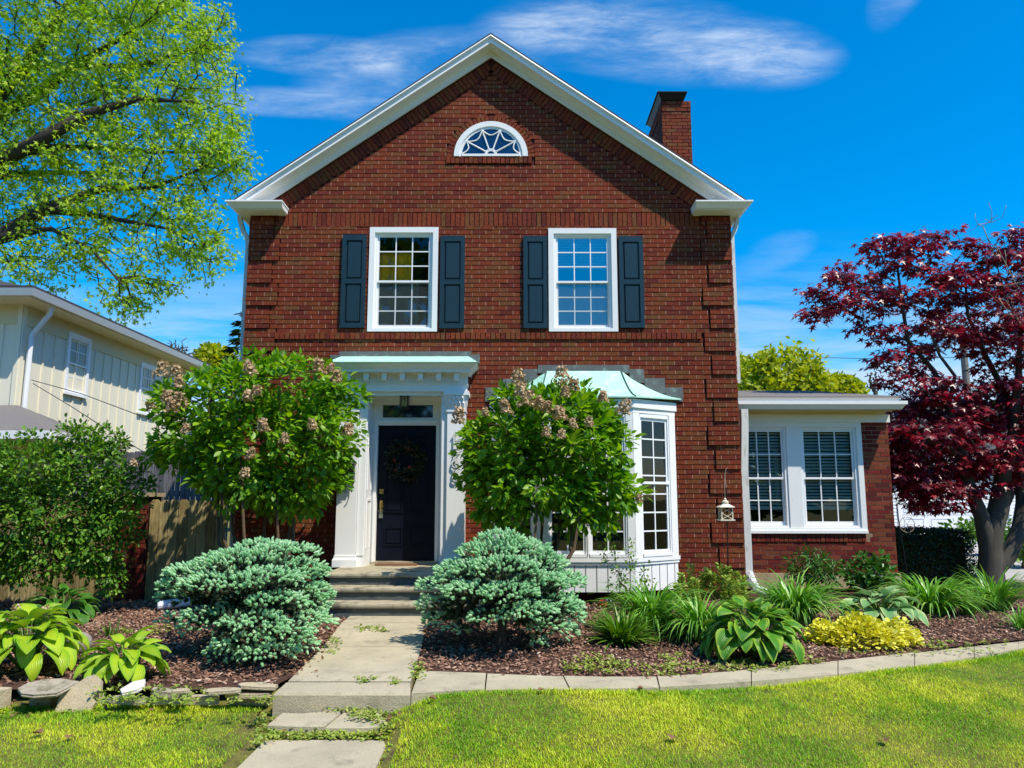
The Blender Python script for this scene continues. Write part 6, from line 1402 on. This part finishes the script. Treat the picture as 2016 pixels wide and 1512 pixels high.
# lower roof of the neighbour's porch
pz_ = PZ(850, 13.9); pxr = PX(97, 848, 13.9)
mb = MB(); q0 = [(NX - 7, 13.9, pz_), (pxr, 13.9, pz_), (pxr, 15.85, pz_), (NX - 7, 15.85, pz_)]; q1 = [(NX - 7, 15.84, pz_ + .72), (NX + .1, 15.84, pz_ + .72), (NX + .1, 15.849, pz_ + .72), (NX - 7, 15.849, pz_ + .72)]
mb.hexa(q0, q1); mb.build('porch_roof', M['shingle_grey'], t)
mb = MB(); mb.box(NX - 7, pxr + .03, 13.84, 13.899, pz_ - .13, pz_ + .02); mb.box(pxr + .001, pxr + .05, 13.9, 15.85, pz_ - .13, pz_ + .02); mb.build('porch_gutter', M['white'], t)
mb = MB(); mb.box(NX - 7, pxr, 13.9, 15.85, pz_ - .16, pz_ - .131); mb.box(NX - 7, pxr - .75, 14.5, 15.85, 0, pz_ - .161); mb.build('porch_wall', M['cream_trim'], t)
for nm, pts, lab in (('utility_cable', [(62, 748, NY0 + .15), (160, 775, 15.2), (275, 818, 14.2), (420, 880, 13.2), (520, 925, 12.6)], 'upper taut grey cable running from the cream house corner'), ('utility_cable', [(65, 755, NY0 + .15), (140, 800, 15.0), (230, 858, 13.8), (300, 900, 13.0), (360, 935, 12.4)], 'lower sagging grey cable running down from the cream house corner')):
    mb = MB(); pp = [P(*p) for p in pts]; mb.tube(pp, .009, 5); tag(mb.build(nm, M['wire'], loc=pp[0]), lab, 'cable', 'cables on the cream house')
mb = MB(); pp = [P(1400, 700, 48), P(1720, 706, 48), P(2100, 700, 48)]; mb.tube(pp, .022, 4); tag(mb.build('utility_wire', M['wire'], loc=pp[0]), 'thin wire crossing the sky above the yellow-green trees', 'wire')
ub = Vector((PX(1923, 983, 30), 30, 0)); mb = MB(); mb.tube([ub, (ub.x, 30, PZ(640, 30))], [.17, .12], 10); t = thing('utility_pole', tuple(ub), 'grey wooden utility pole seen through the red maple', 'pole'); mb.build('pole', M['galv'], t); mb = MB(); mb.box(ub.x - 1, ub.x + 1, 29.93, 30.05, PZ(660, 30) - .06, PZ(660, 30) + .06); mb.build('crossarm', M['galv'], t)

# ---------------------------------------------------------------- fences, pier, gate
def boards(mb, x0, x1, y, z0, zf, w_=.14, dog=.035, gap=.010, th=.02):
    x = x0
    while x < x1 - .03:
        b = min(x + w_ - gap, x1); zt_ = zf((x + b) / 2) + random.uniform(-.008, .008); j = random.uniform(-.003, .003)
        mb.prism_xz([(x, z0), (b, z0), (b, zt_ - dog), (b - dog, zt_), (x + dog, zt_), (x, zt_ - dog)], y + j, y + th + j); x += w_
YG = 11.55; g0, g1 = PX(291, 1080, YG), XL - .13; gz = PZ(984, YG)
t = thing('wood_gate', ((g0 + g1) / 2, YG, .05), 'dog-eared cedar gate between the brick pier and the house', 'gate')
mb = MB(); boards(mb, g0, g1, YG, .06, lambda x: gz); mb.build('boards', M['fence'], t); mb = MB(); mb.box(g0 + .02, g1 - .02, YG + .026, YG + .07, .35, .44); mb.box(g0 + .02, g1 - .02, YG + .026, YG + .07, gz - .38, gz - .29); mb.build('rails', M['fence'], t)
mb = MB(); 
p0, p1 = PX(226, 1100, YG - .05), g0 - .03; zpt = PZ(978, YG)
t = thing('brick_pier', ((p0 + p1) / 2, YG + .2, .05), 'low brick pier with a stone cap at the left of the gate', 'pier')
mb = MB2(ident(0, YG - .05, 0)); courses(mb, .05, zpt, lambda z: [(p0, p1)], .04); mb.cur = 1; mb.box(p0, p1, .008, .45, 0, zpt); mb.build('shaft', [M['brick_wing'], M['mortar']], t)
mb = MB(); mb.box(p0 - .04, p1 + .04, YG - .10, YG + .45, zpt + .002, zpt + .06); mb.build('cap', M['found'], t)
t = thing('wood_fence', (p0 - 3, YG + .1, .05), 'weathered cedar fence running left behind the bushy shrub', 'fence'); mb = MB(); boards(mb, p0 - 5.5, p0 - .01, YG + .05, .05, lambda x: gz + .05); mb.build('boards', M['fence'], t); mb = MB(); mb.box(p0 - 5.5, p0 - .01, YG + .076, YG + .12, .4, .49); mb.box(p0 - 5.5, p0 - .01, YG + .076, YG + .12, 1.2, 1.29); mb.build('rails', M['fence'], t)
YK = 14.6; k0, k1 = PX(150, 900, YK), PX(455, 900, YK)
def scal(x): s = ((x - k0) / 2.05) % 1.0; return PZ(862, YK) - .33 * math.sin(math.pi * s) ** 1.0 * .8
t = thing('scalloped_fence', ((k0 + k1) / 2, YK, 0), 'tall grey cedar fence with a scalloped top behind the gate', 'fence'); mb = MB(); boards(mb, k0, k1, YK, 0, lambda x: scal(x), .10, .012); mb.build('boards', M['fence_grey'], t); mb = MB(); mb.box(k0, k1, YK + .03, YK + .08, .5, .6); mb.box(k0, k1, YK + .03, YK + .08, 1.6, 1.7); mb.build('rails', M['fence_grey'], t)
a = P(406, 935, 13.0); mb = MB(); mb.box(a.x - .045, a.x + .045, 12.96, 13.05, 0, PZ(925, 13.0)); tag(mb.build('wood_post', M['post'], loc=(a.x, 13, 0)), 'orange-brown wooden post standing behind the cedar gate', 'post')
# drain pipe by the left spruce
a, b = G(309, 1203), G(372, 1199); a.z += .07; b.z += .09; mb = MB(); n = 34; mb.tube([a.lerp(b, i / n) for i in range(n + 1)], [.056 + .008 * (i % 2) for i in range(n + 1)], 12); tag(mb.build('drain_pipe', M['pipe'], loc=a, smooth=False), 'white corrugated drain pipe end sticking out left of the spruce', 'pipe')

# ---------------------------------------------------------------- garage, drive and small things on the right
YA = 26.0; ax0, ax1 = PX(1700, 1000, YA), PX(2120, 1000, YA); aze = PZ(912, YA)
t = thing('white_garage', ((ax0 + ax1) / 2, YA, 0), 'white garage with panelled door behind the hedge and red maple', 'garage')
d0, d1, dzt_ = PX(1772, 1000, YA), PX(1985, 1000, YA), PZ(953, YA)
mb = MB(); mb.box(ax0, d0, YA, YA + 6, 0, aze); mb.box(d1, ax1, YA, YA + 6, 0, aze); mb.box(d0, d1, YA, YA + 6, dzt_, aze); z = .1
mb.build('wall', M['vinyl'], t)
mb = MB()
while z < aze - .05:
    for a, b in ((ax0, d0 - .1), (d1 + .1, ax1)) if z < dzt_ else ((ax0, ax1),): mb.hexa([(a, YA - .02, z), (b, YA - .02, z), (b, YA - .001, z), (a, YA - .001, z)], [(a, YA - .004, z + .11), (b, YA - .004, z + .11), (b, YA - .001, z + .11), (a, YA - .001, z + .11)])
    z += .115
mb.build('siding', M['vinyl'], t)
mb = MB(); rows = 4; hh = dzt_ / rows; cols = 4; ww = (d1 - d0) / cols
for r_ in range(rows):
    mb.box(d0, d1, YA + .02, YA + .06, r_ * hh + .006, (r_ + 1) * hh - .006)
    for c in range(cols):
        x0, x1, z0, z1 = d0 + c * ww + .12, d0 + (c + 1) * ww - .12, r_ * hh + .1, (r_ + 1) * hh - .1
        for a, b, e, f_ in ((x0, x1, z0, z0 + .025), (x0, x1, z1 - .025, z1), (x0, x0 + .025, z0 + .025, z1 - .025), (x1 - .025, x1, z0 + .025, z1 - .025)): mb.box(a, b, YA + .006, YA + .02, e, f_)
mb.build('garage_door', M['vinyl'], t)
mb = MB(); mb.box(d0 - .12, d0, YA - .03, YA, 0, dzt_ + .1); mb.box(d1, d1 + .12, YA - .03, YA, 0, dzt_ + .1); mb.box(d0, d1, YA - .03, YA - .0, dzt_, dzt_ + .1); mb.build('door_trim', M['white'], t)
mb = MB(); mb.prism_xz([(ax0 - .4, aze), (ax1 + .4, aze), (ax1 - 1.2, aze + 2.0), (ax0 + 1.2, aze + 2.0)], YA + .0, YA + 6.2); mb.box(ax0 - .4, ax1 + .4, YA - .4, YA - .001, aze, aze + .14); mb.build('roof', M['shingle_grey'], t)
mb = MB(); mb.prism_xy([(9.2, 15.0), (30, 15.0), (30, 25.98), (8.5, 25.98)], -.1, .034); tag(mb.build('driveway', M['asphalt']), kind='structure')
a = P(1972, 1046, 21.0); t = thing('blue_tub', (a.x, 21.0, .03), 'bright blue plastic tub on the driveway behind the maple trunk', 'tub')
zc = a.z; mb = MB(); mb.lathe((a.x, 21.0, zc - .45), [(.02, 0), (.46, 0), (.52, .40), (.56, .42), (.56, .47), (.50, .47), (.47, .12), (.02, .1)], 20); mb.build('body', M['blue'], t); mb = MB(); mb.box(a.x - .3, a.x + .3, 20.7, 21.3, .034, zc - .451); mb.build('stand', M['bark'], t)
bush('green_shrub', Vector((PX(1895, 1060, 19.5), 19.5, .0)), [(1895, 1050, 32, 22), (1930, 1040, 30, 16)], 19.5, 'light green shrub beyond the hedge by the drive', 'shrub', 'lf_clump', 70, 10, (.08, .15), .15, .5)
bush('green_shrub', Vector((PX(2010, 1080, 17.5), 17.5, .0)), [(2010, 1070, 40, 40), (2050, 1050, 50, 50)], 17.5, 'darker green shrub right of the maple trunk by the drive', 'shrub', 'lf_bush', 110, 12, (.08, .14), .15, .6)
bush('yellow_shrub', Vector((PX(1915, 1140, 14.9), 14.9, .0)), [(1915, 1122, 14, 22)], 14.9, 'little yellow leafed plant between the hedge and maple trunk', 'plant', 'lf_gold', 24, 8, (.04, .07), .06, .2)
# shepherd's hooks
hb = G(1440, 1222); hb = Vector((PX(1434, 1200, 10.55), 10.55, zg(10.55))); Yh = hb.y
t = thing('shepherd_hook', tuple(hb), 'thin black shepherd hook holding the cream lantern by the brick wall', 'hook')
mb = MB(); pts = [hb, P(1433, 1100, Yh), P(1431, 1000, Yh), P(1430, 960, Yh)]; mb.tube(pts, .009, 6); mb.build('pole', M['black'], t)
mb = MB(); mb.tube([P(1430, 960, Yh), P(1427.5, 945, Yh), P(1427, 934, Yh), P(1429, 924, Yh), P(1433, 920, Yh)], [.006, .006, .006, .005, .004], 6); mb.tube([P(1427, 940, Yh), P(1426.5, 960, Yh - .06), P(1427.5, 982, Yh - .06)], .0035, 5); mb.build('hook_arm', M['twig'], t)
lt = P(1427.5, 981, Yh - .06); lb = P(1427.5, 1025, Yh - .06); cx, cy = lt.x, Yh - .06; H_ = lt.z - lb.z
t = thing('garden_lantern', (cx, cy, lb.z), 'cream metal lantern with crossed sides hanging on a hook', 'lantern'); q = H_
mb = MB(); mb.box(cx - .098, cx + .098, cy - .098, cy + .098, lb.z, lb.z + .018); mb.build('base', M['ivory'], t)
mb = MB(); 
for sx in (-1, 1):
    for sy in (-1, 1): mb.box(cx + sx * .072 - .007, cx + sx * .072 + .007, cy + sy * .072 - .007, cy + sy * .072 + .007, lb.z + .018, lb.z + q * .60)
z0, z1 = lb.z + .02, lb.z + q * .60
for sx in (-1, 1):
    for k in (-.5, .5):
        mb.tube([(cx - .07, cy + sx * .074, z0 + (z1 - z0) * (.25 + k * .5)), (cx + .07, cy + sx * .074, z0 + (z1 - z0) * (.75 + k * .5))], .0035, 4); mb.tube([(cx + .07, cy + sx * .074, z0 + (z1 - z0) * (.25 + k * .5)), (cx - .07, cy + sx * .074, z0 + (z1 - z0) * (.75 + k * .5))], .0035, 4)
        mb.tube([(cx + sx * .074, cy - .07, z0 + (z1 - z0) * (.25 + k * .5)), (cx + sx * .074, cy + .07, z0 + (z1 - z0) * (.75 + k * .5))], .0035, 4); mb.tube([(cx + sx * .074, cy + .07, z0 + (z1 - z0) * (.25 + k * .5)), (cx + sx * .074, cy - .07, z0 + (z1 - z0) * (.75 + k * .5))], .0035, 4)
mb.build('frame', M['ivory'], t)
mb = MB(); mb.box(cx - .066, cx + .066, cy - .066, cy + .066, z0, z1 - .003); mb.build('lantern_glass', M['amber'], t)
mb = MB(); mb.frust((cx - .105, cx + .105, cy - .105, cy + .105), z1, (cx - .03, cx + .03, cy - .03, cy + .03), z1 + q * .16); mb.lathe((cx, cy, z1 + q * .16), [(.03, 0), (.045, .01), (.045, .03), (.02, .045), (.016, .055), (.018, .065), (.004, .078)], 12); mb.build('roof_cap', M['ivory'], t)
Yh = 12.25; hb = Vector((PX(1791, 1165, Yh), Yh, .1))
t = thing('plant_hook', tuple(hb), 'slim black garden hook standing at the right corner of the wing', 'hook'); mb = MB(); mb.tube([hb, P(1780, 1090, Yh), P(1771, 1040, Yh), P(1768, 1015, Yh), P(1766, 995, Yh), P(1769, 988, Yh), P(1778, 987, Yh), P(1786, 992, Yh), P(1786, 1001, Yh)], .010, 6); mb.build('pole', M['black'], t)
wc = P(1786, 1033, Yh - .03); t = thing('hanging_wheel', tuple(wc), 'round wire wheel ornament hanging from the slim garden hook', 'ornament'); R0 = .118
mb = MB(); mb.ring(wc, R0, .0055, (1, 0, 0), (0, 0, 1), 28, 5); mb.build('rim', M['twig'], t); mb = MB()
for a in (0, 60, 120): mb.tube([wc + Vector((R0 * math.cos(R(a)), 0, R0 * math.sin(R(a)))), wc - Vector((R0 * math.cos(R(a)), 0, R0 * math.sin(R(a))))], .003, 4)
mb.build('spokes', M['twig'], t); mb = MB(); top = P(1786, 1000, Yh - .01)
for a in (40, 140): mb.tube([wc + Vector((R0 * math.cos(R(a)), 0, R0 * math.sin(R(a)))), top], .002, 4)
mb.build('hanging_wires', M['wire'], t); mb = MB(); mb.ball(wc + Vector((.045, -.01, -.04)), .035, .03, .025, 10, 6, .1); mb.build('bird_figure', M['bark'], t)
# ladybird ornament
c = G(1190, 1196); t = thing('ladybird_ornament', tuple(c), 'red ladybird ornament with white eyes on the mulch under the bay window', 'ornament')
mb = MB(); mb.ball(c + Vector((-.015, 0, .045)), .085, .065, .06, 14, 8); mb.build('shell', M['red'], t, smooth=True); mb = MB(); mb.ball(c + Vector((.07, -.01, .07)), .042, .042, .042, 12, 8); mb.build('head', M['black'], t, smooth=True)
for k in (-.022, .03): mb = MB(); mb.ball(c + Vector((.052 + k, -.045, .10 - k * .3)), .014, .014, .014, 10, 6); mb.build('eye', M['white'], t, smooth=True)
